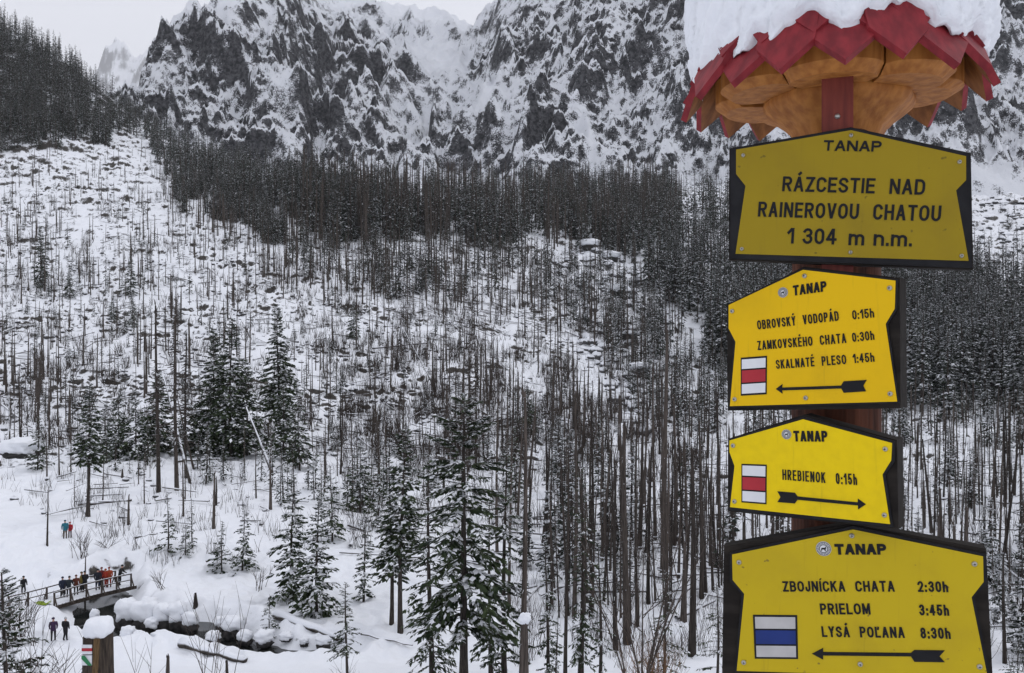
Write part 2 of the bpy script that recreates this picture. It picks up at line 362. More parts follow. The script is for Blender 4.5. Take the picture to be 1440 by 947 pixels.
# ------------------------------------------------------------------ signpost
PX0, PY0, PR = .5225, 1.37, .0685
def zm(ox, oy, s): return lambda x, y: (ox + x / s, oy + y / s)
k = NT('yellow_plate', .45, .15); n = k.noise(9, 5); n2 = k.noise(60, 3)
k.base(k.mix(k.rng(n, .62, .78), k.mix(k.rng(n2, .3, .8), (.76, .55, .003), (.70, .50, .004)), (.58, .42, .008))); M['yellow'] = k.m
k = NT('warm_yellow_plate', .45, .15); n = k.noise(9, 5)
k.base(k.mix(k.rng(n, .55, .8), (.72, .445, .003), (.63, .385, .004))); M['yellow_warm'] = k.m
k = NT('dark_yellow_plate', .55, .2); n = k.noise(11, 5); n2 = k.noise(70, 2)  # deeper yellow with small dark flecks, for the lowest board
k.base(k.mix(k.rng(n2, .70, .74), k.mix(k.rng(n, .45, .8), (.50, .365, .006), (.45, .325, .008)), (.22, .16, .02))); M['yellow_dark'] = k.m
M['black_paint'] = m_simple('black_paint', (.010, .010, .012), (.018, .018, .02), 30, .5, .12)
M['letter'] = m_simple('lettering_black', (.012, .012, .014), (.015, .015, .017), 30, .6, .12)
M['dark_board'] = m_simple('dark_stained_board', (.012, .010, .009), (.026, .022, .019), 5, .8, .12, sc=(2, 8, 30), bump=.5, bd=.002)
M['white_paint'] = m_simple('white_paint', (.62, .63, .66), (.70, .71, .73), 20, .5, .3)
M['grey_white_paint'] = m_simple('greyed_white_paint', (.40, .39, .39), (.48, .47, .47), 20, .5, .2)
M['red_paint'] = m_simple('red_stripe_paint', (.34, .018, .03), (.40, .025, .035), 20, .5, .3)
M['blue_paint'] = m_simple('blue_stripe_paint', (.006, .022, .14), (.009, .03, .18), 20, .5, .3)
M['green_paint'] = m_simple('green_stripe_paint', (.02, .16, .06), (.03, .2, .08), 20, .5, .3)
k = NT('steel_screw', .35, .5); k.base((.42, .41, .38)); k.b.inputs['Metallic'].default_value = .7; M['steel'] = k.m
M['post_wood'] = m_simple('red_brown_post', (.030, .012, .008), (.115, .040, .022), 4, .75, .15, sc=(14, 14, .8), bump=.9, bd=.006)
M['batten'] = m_simple('dark_red_batten', (.105, .016, .012), (.19, .035, .022), 6, .6, .3, sc=(14, 14, 1.2), bump=.4, bd=.002)
M['pale_wood'] = m_simple('varnished_pine', (.27, .095, .021), (.43, .175, .042), 4, .6, .2, sc=(16, 16, 2.0), bump=.6, bd=.004)
M['shingle_wood'] = m_simple('shingle_underside', (.18, .066, .017), (.37, .150, .042), 5, .6, .3, sc=(10, 10, 2), bump=.4, bd=.002)
M['red_shingle'] = m_simple('red_shingle_paint', (.15, .010, .016), (.25, .020, .028), 7, .6, .3, sc=(9, 9, 2), bump=.5, bd=.002)

k = NT('shaded_yellow_plate', .6, .15); n = k.noise(11, 5); n2 = k.noise(70, 2)  # name board's yellow, darkened to hold the shade under the roof
k.base(k.mix(k.rng(n2, .70, .74), k.mix(k.rng(n, .45, .8), (.29, .205, .009), (.25, .175, .011)), (.15, .11, .014))); M['yellow_shaded'] = k.m
def grime(m):
    """rain streaks, dull patches and scuffs on a sheet metal plate"""
    k = NT.__new__(NT); k.m = m; k.t = m.node_tree; k.b = k.t.nodes['Principled BSDF']; src = k.b.inputs['Base Color'].links[0].from_socket
    st = k.rng(k.noise(1, 5, sc=(95, 6, 1), rough=.65), .56, .78, 0, .30); pt = k.rng(k.noise(7, 5), .5, .75, 0, .14); sc = k.rng(k.noise(1, 3, sc=(40, 160, 1)), .74, .78, 0, .5)
    f = k.math('MAXIMUM', k.math('MAXIMUM', st, pt), sc); k.l(k.mix(f, src, (.16, .115, .02)), k.b.inputs['Base Color']); k.l(k.rng(pt, 0, .2, .4, .6), k.b.inputs['Roughness'])
for q in ('yellow', 'yellow_warm', 'yellow_dark', 'yellow_shaded'): grime(M[q])
class Plane:
    """a sign's own frame: origin, right, up and outward directions"""
    def __init__(s, px, py, y, yaw, tilt=0, fw=0):
        s.o = at(px, py, y); a = R(yaw); s.n = Vector((-math.sin(a), -math.cos(a), 0)); s.r = Vector((math.cos(a), -math.sin(a), 0)); s.u = Vector((0, 0, 1))
        if tilt: m = Matrix.Rotation(R(tilt), 3, s.r); s.n = m @ s.n; s.u = m @ s.u
    def uv(s, px, py):
        d = Vector(((px - CX) / F, 1, -(py - CY) / F)); p = d * (s.o.dot(s.n) / d.dot(s.n)) - s.o
        return Vector((p.dot(s.r), p.dot(s.u)))
    def mat(s): 
        m = Matrix((s.r, s.u, s.n)).transposed().to_4x4(); m.translation = s.o; return m
def sheet(name, poly, z0, z1, mat, par):
    """a flat outline with real thickness from z0 (back) to z1 (face)"""
    mb = MB(); n = len(poly); a = sum(poly[i][0] * poly[(i + 1) % n][1] - poly[(i + 1) % n][0] * poly[i][1] for i in range(n))
    if a < 0: poly = poly[::-1]
    vs = [(p[0], p[1], z1) for p in poly] + [(p[0], p[1], z0) for p in poly]
    mb.add(vs, [tuple(range(n)), tuple(range(n, 2 * n))[::-1]] + [(i + n, (i + 1) % n + n, (i + 1) % n, i) for i in range(n)])
    return mb.build(name, mat, par)
def arc(cx, cy, rx, ry, a0, a1, n=7):
    return [(cx + rx * math.cos(R(a0 + (a1 - a0) * i / n)), cy + ry * math.sin(R(a0 + (a1 - a0) * i / n))) for i in range(n + 1)]
def rbox(x0, y0, x1, y1, rx, ry):
    return arc(x1 - rx, y1 - ry, rx, ry, 0, 90, 4) + arc(x0 + rx, y1 - ry, rx, ry, 90, 180, 4) + arc(x0 + rx, y0 + ry, rx, ry, 180, 270, 4) + arc(x1 - rx, y0 + ry, rx, ry, 270, 360, 4)
SC = arc(.5, .75, .47, .25, 15, 90, 4) + arc(.5, .75, .5, .25, 90, 200, 5) + [(.25, .58), (.75, .44)] + arc(.5, .25, .5, .25, 20, -90, 5) + arc(.5, .25, .5, .25, 270, 190, 4)
# strokes of every character on a unit box: (width, paths); a path that ends with 'o' is closed
GL = {
 'A': (.60, [[(0, 0), (.5, 1), (1, 0)], [(.2, .3), (.8, .3)]]), 'B': (.55, [[(0, .53), (.6, .53)] + arc(.62, .765, .32, .235, -90, 90, 6) + [(0, 1), (0, 0), (.62, 0)] + arc(.64, .265, .36, .265, -90, 90, 6)]),
 'C': (.56, [arc(.5, .72, .5, .28, 15, 180, 8) + arc(.5, .28, .5, .28, 180, 345, 8)]), 'D': (.56, [[(0, 0), (0, 1), (.5, 1)] + arc(.5, .65, .5, .35, 90, 0, 5) + arc(.5, .35, .5, .35, 0, -90, 5) + [(0, 0), 'o']]),
 'E': (.48, [[(1, 1), (0, 1), (0, 0), (1, 0)], [(0, .52), (.9, .52)]]), 'H': (.56, [[(0, 0), (0, 1)], [(1, 0), (1, 1)], [(0, .52), (1, .52)]]), 'I': (.0, [[(0, 0), (0, 1)]]),
 'J': (.40, [[(1, 1), (1, .25)] + arc(.5, .25, .5, .25, 0, -180, 6) + [(0, .34)]]), 'K': (.56, [[(0, 0), (0, 1)], [(1, 1), (.02, .42)], [(.38, .64), (1, 0)]]), 'L': (.46, [[(0, 1), (0, 0), (1, 0)]]),
 'M': (.70, [[(0, 0), (0, 1), (.5, .08), (1, 1), (1, 0)]]), 'N': (.58, [[(0, 0), (0, 1), (1, 0), (1, 1)]]), 'O': (.60, [rbox(0, 0, 1, 1, .5, .36) + ['o']]),
 'P': (.52, [[(0, 0), (0, 1), (.6, 1)] + arc(.6, .74, .4, .26, 90, -90, 7) + [(0, .48)]]), 'R': (.56, [[(0, 0), (0, 1), (.6, 1)] + arc(.6, .75, .38, .25, 90, -90, 7) + [(0, .5)], [(.5, .5), (1, 0)]]),
 'S': (.54, [SC]), 'T': (.54, [[(0, 1), (1, 1)], [(.5, 1), (.5, 0)]]), 'U': (.56, [[(0, 1), (0, .3)] + arc(.5, .3, .5, .3, 180, 360, 8) + [(1, 1)]]), 'V': (.58, [[(0, 1), (.5, 0), (1, 1)]]),
 'Y': (.58, [[(0, 1), (.5, .45), (1, 1)], [(.5, .45), (.5, 0)]]), 'Z': (.52, [[(0, 1), (1, 1), (0, 0), (1, 0)]]),
 '0': (.44, [rbox(0, 0, 1, 1, .5, .33) + ['o']]), '1': (.26, [[(1, 0), (1, 1), (.0, .72)]]), '2': (.46, [arc(.5, .72, .5, .28, 170, -25, 8) + [(0, 0), (1, 0)]]),
 '3': (.46, [arc(.5, .76, .46, .24, 160, -90, 8) + arc(.5, .27, .5, .27, 80, -165, 8)]), '4': (.48, [[(.72, 0), (.72, 1), (0, .28), (1, .28)]]),
 '5': (.46, [[(.95, 1), (.14, 1), (.05, .5)] + arc(.5, .31, .5, .31, 130, -165, 9)]), '8': (.46, [arc(.5, .76, .43, .24, -90, 270, 12)[:-1] + ['o'], arc(.5, .27, .5, .27, -90, 270, 12)[:-1] + ['o']]),
 'h': (.40, [[(0, 0), (0, 1)], [(0, .46)] + arc(.5, .44, .5, .22, 150, 0, 6) + [(1, 0)]]), 'n': (.42, [[(0, 0), (0, .66)], [(0, .44)] + arc(.5, .42, .5, .22, 150, 0, 6) + [(1, 0)]]),
 'm': (.72, [[(0, 0), (0, .66)], [(0, .46)] + arc(.25, .44, .25, .2, 150, 0, 6) + [(.5, 0)], [(.5, .46)] + arc(.75, .44, .25, .2, 150, 0, 6) + [(1, 0)]]),
 '.': (.0, [[(0, -.02), (0, .04)]]), ':': (.0, [[(0, .0), (0, .06)], [(0, .52), (0, .58)]]), ' ': (.14, []) }
ACUTE = {'Á': 'A', 'É': 'E', 'Í': 'I', 'Ý': 'Y'}
def lettering(pl, zf, txt, p0, p1, h, par, heavy=.175, slant=0, z=.0011, name='lettering'):
    a = pl.uv(*zf(*p0)); b = pl.uv(*zf(*p1)); mid = ((p0[0] + p1[0]) / 2, (p0[1] + p1[1]) / 2)
    hh = (pl.uv(*zf(mid[0], mid[1] - h)) - pl.uv(*zf(*mid))).length; d = (b - a); Ln = d.length; d.normalize(); nrm = Vector((-d.y, d.x))
    t = hh * heavy; gap = .115 * hh * (.55 if heavy > .2 else 1)
    wd = [GL[ACUTE.get(c, 'L' if c == 'Ľ' else c)][0] for c in txt]; fixed = len(txt) * t + (len(txt) - 1) * gap; kx = (Ln - fixed) / sum(wd)
    mb = MB(); x = 0; lay = [0]
    def put(path, x0, w_, th):
        closed = path[-1] == 'o'; path = path[:-1] if closed else path
        q = [Vector((x0 + t / 2 + px_ * w_, t / 2 + py_ * (hh - t))) for px_, py_ in path]; q = [v for i, v in enumerate(q) if i == 0 or (v - q[i - 1]).length > 1e-6]
        if closed and (q[0] - q[-1]).length < 1e-6: q.pop()
        runs = [(q, closed)]
        if not closed:                          # split at sharp corners
            runs = []; cur = [q[0]]
            for i in range(1, len(q)):
                cur.append(q[i])
                if i < len(q) - 1 and (q[i] - q[i - 1]).normalized().dot((q[i + 1] - q[i]).normalized()) < .55: runs.append((cur, False)); cur = [q[i]]
            runs.append((cur, False))
        hw = (th or t) / 2
        for q, cl in runs:
            n = len(q); vs = []
            for i in range(n):
                pr = q[i - 1] if (i or cl) else None; nx = q[(i + 1) % n] if (i < n - 1 or cl) else None
                d0 = (q[i] - pr).normalized() if pr is not None else None; d1 = (nx - q[i]).normalized() if nx is not None else None
                if d0 is not None and d1 is not None:
                    n0 = Vector((-d0.y, d0.x)); n1 = Vector((-d1.y, d1.x)); m = (n0 + n1).normalized(); s_ = 1 / max(m.dot(n0), .4)
                    vs += [q[i] + m * hw * s_, q[i] - m * hw * s_]; continue
                dd = d1 if d0 is None else d0; out = -1 if d0 is None else 1; m = Vector((-dd.y, dd.x)); edge = None
                if th is None and abs(dd.y) > .45:
                    if abs(q[i].y - t / 2) < 1e-5: edge = 0.
                    elif abs(q[i].y - hh + t / 2) < 1e-5: edge = hh
                if edge is not None:
                    hx = hw / abs(dd.y) * (1 if dd.y > 0 else -1); vs += [Vector((q[i].x - hx, edge)), Vector((q[i].x + hx, edge))]
                else:
                    c = q[i] + dd * out * (t * .5 if th is None else 0)
                    for e in (c + m * hw, c - m * hw): vs.append(Vector((e.x, min(max(e.y, 0), hh))) if th is None else e)
            lay[0] += 1; zz = z + lay[0] * 3e-6; pts = []
            for e in vs: r = a + d * (e.x + e.y * slant) + nrm * e.y; pts.append((r.x, r.y, zz))
            mb.add(pts, [(2 * i + 1, 2 * ((i + 1) % n) + 1, 2 * ((i + 1) % n), 2 * i) for i in range(n if cl else n - 1)])
    for c, w0 in zip(txt, wd):
        w_ = w0 * kx
        for p in GL[ACUTE.get(c, 'L' if c == 'Ľ' else c)][1]: put(p, x, w_, None)
        if c in ACUTE: put([(.36, 1.08 + heavy), (.74, 1.30 + heavy)] if w_ > 0 else [(0, 1), (0, 1)], x, w_, t * 1.05) if w_ > 0 else put_acute_i(mb, x, t, hh, a, d, nrm, z)
        if c == 'Ľ': put([(.60, .74), (.80, 1.12)], x, w_, t * .9)
        x += w_ + t + gap
    return mb.build(name, M['letter'], par)
def put_acute_i(mb, x, t, hh, a, d, nrm, z):
    q = [(x + t * .1, hh * 1.08), (x + t * .8, hh * 1.08), (x + t * 1.5, hh * 1.27), (x + t * .7, hh * 1.27)]
    mb.add([(*(a + d * u + nrm * v), z + .0002) for u, v in q], [(0, 1, 2, 3)])
def screw(pl, zf, p, par, r=.0032):
    c = pl.uv(*zf(*p)); mb = MB(); mb.lathe([(.0001, .0032), (r * .55, .003), (r, .0014), (r * 1.05, .0004)], 12, (c.x, c.y, 0)); o = mb.build('screw', M['steel'], par, True)
    m2 = MB(); m2.box((c.x, c.y, .0031), (r * .9, r * .22, .0006)); m2.box((c.x, c.y, .0031), (r * .22, r * .9, .0007)); m2.build('screw_slot', M['black_paint'], o)
def emblem(pl, zf, p, r, par):
    c = pl.uv(*zf(*p)); rr = (pl.uv(*zf(p[0] + r, p[1])) - c).length
    def disc(a, b, z, mat, par2, name):
        mb = MB(); n = 28
        if a == 0: mb.add([(c.x + b * math.cos(i * 2 * math.pi / n), c.y + b * math.sin(i * 2 * math.pi / n), z) for i in range(n)], [tuple(range(n))])
        else:
            vs = [(c.x + q * math.cos(i * 2 * math.pi / n), c.y + q * math.sin(i * 2 * math.pi / n), z) for q in (a, b) for i in range(n)]
            mb.add(vs, [(i, n + i, n + (i + 1) % n, (i + 1) % n) for i in range(n)])
        return mb.build(name, mat, par2)
    e = disc(0, rr, .0010, M['white_paint'], par, 'emblem'); disc(rr * .86, rr * .93, .0014, M['letter'], e, 'emblem_ring'); disc(rr * .5, rr * .58, .0014, M['letter'], e, 'emblem_ring')
    mb = MB()                                    # ring of small characters between the two circles, and a dark animal shape in the middle
    for i in range(22):
        a = i * 2 * math.pi / 22; q = Matrix.Rotation(a, 3, 'Z'); v = q @ Vector((rr * .72, 0, 0)); mb.box((c.x + v.x, c.y + v.y, .0014), (rr * .16, rr * .08, .0004), q)
    bl = [(-.30, -.30), (-.22, -.34), (-.15, -.10), (.1, -.12), (.2, -.34), (.28, -.32), (.27, .0), (.36, .12), (.30, .2), (.26, .38), (.21, .22), (.12, .14), (-.2, .12), (-.32, .02)]
    mb.add([(c.x + x * rr, c.y + y * rr, .0014) for x, y in bl], [tuple(range(len(bl)))]); mb.build('emblem_figure', M['letter'], e)
def poly(pl, zf, pts): return [tuple(pl.uv(*zf(*p))) for p in pts]
def trail_mark(pl, zf, q, bands, mat, par, wh='white_paint'):
    """q: four corners (clockwise from top left); bands: fractions of the height where the stripes start and end"""
    o = sheet('trail_mark', poly(pl, zf, q), .0, .0009, M['black_paint'], par)
    c = [pl.uv(*zf(*p)) for p in q]; f = .045
    def strip(a, b, m, nm):
        L0, L1 = c[0].lerp(c[3], a), c[0].lerp(c[3], b); R0, R1 = c[1].lerp(c[2], a), c[1].lerp(c[2], b)
        sheet(nm, [tuple(L0.lerp(R0, f)), tuple(L0.lerp(R0, 1 - f)), tuple(L1.lerp(R1, 1 - f)), tuple(L1.lerp(R1, f))], .0009, .0014, m, o)
    strip(bands[0], bands[1], M[wh], 'white_stripe'); strip(bands[2], bands[3], mat, 'colour_stripe'); strip(bands[4], bands[5], M[wh], 'white_stripe')
def signboard(label, pl, zf, board, border, face, thick, ymat, rust=None):
    t = empty('signboard'); t.matrix_world = pl.mat(); tag(t, label, 'signboard', 'yellow trail signs on the post')
    sheet('backboard', poly(pl, zf, board), -thick - .004, -.004, M['dark_board'], t)
    pb = sheet('plate', poly(pl, zf, border), -.0039, -.0008, M['black_paint'], t)
    sheet('yellow_face', poly(pl, zf, face), -.0007, .0002, M[ymat], pb)
    return t
# --- name board on top
z1 = zm(940, 0, 2.492); p1 = Plane(1196, 275, 1.215, 17)
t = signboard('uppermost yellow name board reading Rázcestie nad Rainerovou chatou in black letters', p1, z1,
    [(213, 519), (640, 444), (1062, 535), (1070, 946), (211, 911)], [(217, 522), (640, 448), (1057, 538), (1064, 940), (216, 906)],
    [(237, 525), (640, 457), (1043, 548), (1043, 632), (1008, 668), (1052, 915), (235, 890), (270, 652), (237, 610)], .022, 'yellow_shaded')
lettering(p1, z1, 'TANAP', (542, 529), (745, 533), 37, t, .2)
lettering(p1, z1, 'RÁZCESTIE  NAD', (398, 671), (897, 684), 53, t, .16)
lettering(p1, z1, 'RAINEROVOU  CHATOU', (313, 760), (953, 777), 54, t, .16)
lettering(p1, z1, '1 304', (415, 854), (588, 858), 55, t, .16); lettering(p1, z1, 'm n.m.', (630, 860), (852, 865), 57, t, .16)
for s in ((262, 545), (1020, 568), (257, 873), (638, 885), (1027, 897), (640, 475)): screw(p1, z1, s, t, .0028)
# --- second board, turned to the left
z2 = zm(1020, 360, 4.304); p2 = Plane(1145, 478, 1.235, 40)
t = signboard('second yellow board with red striped mark, waterfall times and left arrow', p2, z2,
    [(2, 296), (470, 64), (1050, 132), (1056, 925), (8, 938)], [(10, 293), (470, 73), (1042, 142), (1037, 325), (983, 412), (1052, 893), (17, 922), (50, 520), (10, 443)],
    [(20, 298), (470, 85), (1030, 150), (1025, 320), (970, 412), (1040, 882), (28, 910), (62, 520), (20, 440)], .030, 'yellow_warm')
emblem(p2, z2, (350, 222), 30, t)
lettering(p2, z2, 'TANAP', (412, 242), (615, 214), 62, t, .22, .06)
for a, b, c, h in (('OBROVSKÝ  VODOPÁD', (197, 447), (690, 392), 55), ('0:15h', (772, 386), (903, 373), 54), ('ZAMKOVSKÉHO  CHATA', (198, 571), (735, 527), 55), ('0:30h', (772, 522), (905, 508), 54), ('SKALNATÉ  PLESO', (310, 685), (735, 655), 54), ('1:45h', (775, 650), (905, 641), 54)):
    lettering(p2, z2, a, b, c, h + 2, t, .150)
trail_mark(p2, z2, [(95, 617), (253, 605), (251, 838), (95, 847)], (.05, .30, .34, .66, .70, .95), M['red_paint'], t)
sheet('arrow', poly(p2, z2, [(307, 806), (347, 776), (345, 797), (702, 785), (718, 759), (856, 751), (836, 786), (853, 820), (718, 829), (703, 803), (345, 815), (347, 834)]), .0002, .0012, M['letter'], t)
for s in ((42, 335), (480, 122), (995, 195), (57, 868), (487, 860), (998, 835)): screw(p2, z2, s, t, .0034)
# --- third board, small
z3 = zm(990, 570, 2.511); p3 = Plane(1140, 664, 1.235, 38)
t = signboard('third and smallest yellow board reading Hrebienok with a right arrow', p3, z3,
    [(82, 119), (350, 34), (679, 124), (684, 440), (80, 376)], [(86, 121), (350, 40), (672, 128), (672, 199), (640, 245), (668, 432), (86, 371), (101, 214), (85, 166)],
    [(90, 125), (350, 50), (664, 134), (661, 195), (630, 245), (657, 420), (92, 360), (108, 215), (90, 165)], .030, 'yellow')
emblem(p3, z3, (292, 103), 17, t)
lettering(p3, z3, 'TANAP', (318, 128), (438, 129), 38, t, .22)
lettering(p3, z3, 'HREBIENOK', (278, 263), (430, 275), 37, t, .135); lettering(p3, z3, '0:15h', (467, 278), (542, 282), 39, t, .135)
trail_mark(p3, z3, [(133, 207), (222, 210), (221, 350), (133, 343)], (.04, .30, .34, .66, .70, .96), M['red_paint'], t)
sheet('arrow', poly(p3, z3, [(572, 350), (544, 330), (544, 343), (331, 322), (321, 309), (260, 304), (271, 324), (260, 342), (321, 347), (331, 334), (544, 354), (545, 368)]), .0002, .0012, M['letter'], t)
for s in ((103, 143), (640, 155), (108, 340), (637, 388), ): screw(p3, z3, s, t, .0034)
# --- lowest board, large
z4 = zm(1010, 740, 3.692); p4 = Plane(1200, 860, 1.225, 19)
t = signboard('lowest and largest yellow board with blue striped mark and left arrow', p4, z4,
    [(28, 110), (695, -9), (1394, 121), (1432, 872), (18, 822)], [(60, 139), (700, 1), (1392, 148), (1396, 300), (1331, 371), (1421, 810), (84, 770), (121, 353), (60, 288)],
    [(72, 148), (700, 18), (1375, 158), (1378, 290), (1315, 370), (1400, 790), (96, 752), (135, 352), (75, 280)], .026, 'yellow_dark')
emblem(p4, z4, (547, 117), 40, t)
lettering(p4, z4, 'TANAP', (607, 148), (875, 148), 56, t, .27)
for a, b, c, h in (('ZBOJNÍCKA  CHATA', (337, 340), (918, 340), 55), ('2:30h', (1037, 341), (1195, 343), 56), ('PRIELOM', (532, 458), (792, 458), 57), ('3:45h', (1045, 463), (1200, 465), 57), ('LYSÁ  POĽANA', (540, 575), (970, 580), 56), ('8:30h', (1052, 583), (1208, 585), 57)):
    lettering(p4, z4, a, b, c, h, t)
trail_mark(p4, z4, [(180, 460), (410, 462), (415, 690), (190, 688)], (.045, .31, .35, .66, .70, .955), M['blue_paint'], t, 'grey_white_paint')
sheet('arrow', poly(p4, z4, [(487, 662), (545, 632), (545, 653), (1000, 658), (1018, 643), (1176, 645), (1148, 675), (1176, 706), (1018, 704), (1000, 676), (545, 671), (545, 693)]), .0002, .0012, M['letter'], t)
for s in ((108, 188), (693, 50), (1330, 197), (132, 708), (737, 717), (1357, 730)): screw(p4, z4, s, t, .0036)

# --- the post and its shingled roof
RT = .230; ZT = .366
post = empty('signpost', (PX0, PY0, -1.75)); tag(post, 'round red-brown signpost with pointed red shingle roof carrying the yellow boards', 'signpost')
def child(mb, name, mat, par=None, smooth=False):
    o = mb.build(name, mat, None, smooth)
    o.data.transform(Matrix.Translation((-PX0, -PY0, 1.75))); o.parent = par or post; return o
mb = MB(); mb.lathe([(PR + .006, -2.0), (PR + .003, -1.2), (PR, -.6), (PR - .001, .0), (PR - .002, .33)], 40, (PX0, PY0, 0), fn=lambda r, z, a, i: (r + .0018 * math.sin(a * 3 + z * 2) + .0012 * math.sin(a * 7 + 1), z)); child(mb, 'post', M['post_wood'], None, True)
mb = MB(); mb.lathe([(.060, .295), (.066, .31), (.074, .328), (.084, .338), (.100, .350), (.113, .361), (.118, .370), (.116, .380)], 48, (PX0, PY0, 0), fn=lambda r, z, a, i: (r * (1 - .045 * abs(math.sin(4 * a + .6)) - .012 * math.sin(9 * a)), z)); child(mb, 'capital', M['pale_wood'], None, True)
for i in range(7):                               # the carved lobes under the shingles
    a0 = 2 * math.pi * (i + .5) / 7 - math.pi / 2 - .36; a1 = a0 + 2 * math.pi / 7 - .018; mb = MB(); top = []; q = 14
    for zz_, rk in ((.374 + .003 * (i % 2), -.018), (.388, 0), (.428, 0)):
        top.append([(PX0 - .006 + .04 * math.cos((a0 + a1) / 2), PY0 + .04 * math.sin((a0 + a1) / 2), zz_)] + [(PX0 - .006 + (.160 + rk + .032 * math.sin(math.pi * k_ / q) ** .6) * math.cos(a0 + (a1 - a0) * k_ / q), PY0 + (.160 + rk + .032 * math.sin(math.pi * k_ / q) ** .6) * math.sin(a0 + (a1 - a0) * k_ / q), zz_) for k_ in range(q + 1)])
    n = q + 2; mb.add(top[0] + top[1] + top[2], [tuple(range(n))[::-1], tuple(range(2 * n, 3 * n))] + [(j + o_, (j + 1) % n + o_, (j + 1) % n + n + o_, j + n + o_) for o_ in (0, n) for j in range(n)]); child(mb, 'roof_lobe', M['pale_wood'])
mb = MB(); mb.box((PX0 - .357 * .136, PY0 - .934 * .136, .19), (.043, .022, .41), Matrix.Rotation(R(-20.9), 3, 'Z')); child(mb, 'batten', M['batten'])
mb = MB(); mb.lathe([(.0001, -.004), (.0025, -.0035), (.004, 0)], 10, (0, 0, 0)); o = mb.build('screw', M['steel'], None, True); o.data.transform(Matrix.Translation((-.357 * .1475, -.934 * .1475, .318 + 1.75)) @ Matrix.Rotation(R(-20.9), 4, 'Z') @ Matrix.Rotation(R(-90), 4, 'X')); o.parent = post
roof = MB(); roof.lathe([(.178, .420), (.13, .478), (.06, .555), (.005, .585)], 40, (PX0, PY0, 0)); roof = child(roof, 'roof_cone', M['shingle_wood'])
rs = random.Random(5)
def shingle(a, rt, zt, ln, slope, wd, th):
    """pointed board: local x tangential, y up the slope, z outward"""
    mb = MB(); v = wd * .56; w2 = wd / 2
    out = [(0, 0), (w2, v), (w2 * .97, ln), (-w2 * .97, ln), (-w2, v)]
    vs = [(x, y, th) for x, y in out] + [(x, y, 0) for x, y in out]
    mb.add(vs, [(0, 1, 2, 3, 4)], 0); mb.add(vs, [(9, 8, 7, 6, 5)], 1)
    mb.add(vs, [(i + 5, (i + 1) % 5 + 5, (i + 1) % 5, i) for i in range(5)], 0)
    o = mb.build('shingle', [M['red_shingle'], M['shingle_wood']])
    tang = Vector((-math.sin(a), math.cos(a), 0)); rad = Vector((math.cos(a), math.sin(a), 0)); up = (-rad * math.cos(slope) + Vector((0, 0, 1)) * math.sin(slope)); nrm = rad * math.sin(slope) + Vector((0, 0, 1)) * math.cos(slope)
    m = Matrix((tang, up, nrm)).transposed().to_4x4(); m.translation = rad * rt + Vector((-.011, 0, zt + 1.75)) 
    o.data.transform(m); o.parent = roof
NS = 19
for i in range(NS):
    a = 2 * math.pi * (i + .12) / NS - math.pi / 2
    shingle(a + rs.uniform(-.015, .015), RT + rs.uniform(-.004, .004), ZT + rs.uniform(-.006, .006), .16, R(61 + rs.uniform(-4, 4)), .083, .011)
for i in range(NS):
    a = 2 * math.pi * (i + .62) / NS - math.pi / 2
    shingle(a, RT - .017, ZT + .047, .15, R(61), .082, .010)
# snow on the roof
mb = MB(); n = 230; prof = [(.150, .46), (.190, .428), (.212, .415), (.230, .424), (.240, .448), (.244, .49), (.246, .54), (.242, .59), (.23, .64), (.20, .69), (.14, .725), (.07, .74), (.002, .745)]
pp = []
for i in range(len(prof) - 1):
    for q in range(7): pp.append((prof[i][0] + (prof[i + 1][0] - prof[i][0]) * q / 7, prof[i][1] + (prof[i + 1][1] - prof[i][1]) * q / 7))
pp.append(prof[-1]); pp = [(r * .935, z) for r, z in pp]
def snowfn(r, z, a, i):
    c, s_ = math.cos(a), math.sin(a); low = max(0, 1 - (z - .43) / .09) if i > 11 else 1
    nz_ = float(fbm(c * 4 + 10, s_ * 4 + z * 16, 4, 71)); nn = float(fbm(c * 11 + 3, s_ * 11 + z * 42, 3, 72)); e = float(fbm(np.array(a * 3.2), np.array(2.2), 3, 73))
    right = max(0, c) ** 2; left = max(0, -c) ** 2
    dz = low * (-.012 * right - .020 * left + .030 * e + .012 * max(0, -s_) )
    zs = .366 + (.230 - r) * 1.80 + .019
    if i <= 11: return r * (1 - .02 * (i < 3)), max(z + dz, zs)
    return r + (.009 * nz_ + .0085 * nn - .006 * abs(float(perlin(a * 14, z * 55, 75))) + .0015 * float(perlin(a * 26, z * 110, 76))) * (1 if z < .70 else .3) - .008 * low * max(0, e), max(z + dz + .005 * nn, zs, .378)
mb.lathe(pp, n, (PX0 - .006, PY0, 0), fn=snowfn); o = mb.build('snow_cap', M['snow_cap'], None, True)
tag(o, 'thick lumpy snow cap piled on the red shingle roof', 'snow')
# @@SIGNEND
# ------------------------------------------------------------------ trees
def tri_tube(pts, rad, n=5):
    """quads of a tapered tube; pts (k,3), rad (k)"""
    pts = np.asarray(pts, float); k = len(pts); a = np.arange(n) * 2 * np.pi / n
    d = np.gradient(pts, axis=0); d /= np.linalg.norm(d, axis=1, keepdims=True) + 1e-9
    ref = np.where(np.abs(d[:, 2:3]) > .9, np.array([[1., 0, 0]]), np.array([[0, 0, 1.]])); u = np.cross(ref, d); u /= np.linalg.norm(u, axis=1, keepdims=True) + 1e-9; v = np.cross(d, u)
    V = pts[:, None] + (u[:, None] * np.cos(a)[None, :, None] + v[:, None] * np.sin(a)[None, :, None]) * np.asarray(rad)[:, None, None]
    i = np.arange(k * n).reshape(k, n); Q = np.stack([i[:-1], np.roll(i[:-1], -1, 1), np.roll(i[1:], -1, 1), i[1:]], -1).reshape(-1, 4)
    return V.reshape(-1, 3), Q
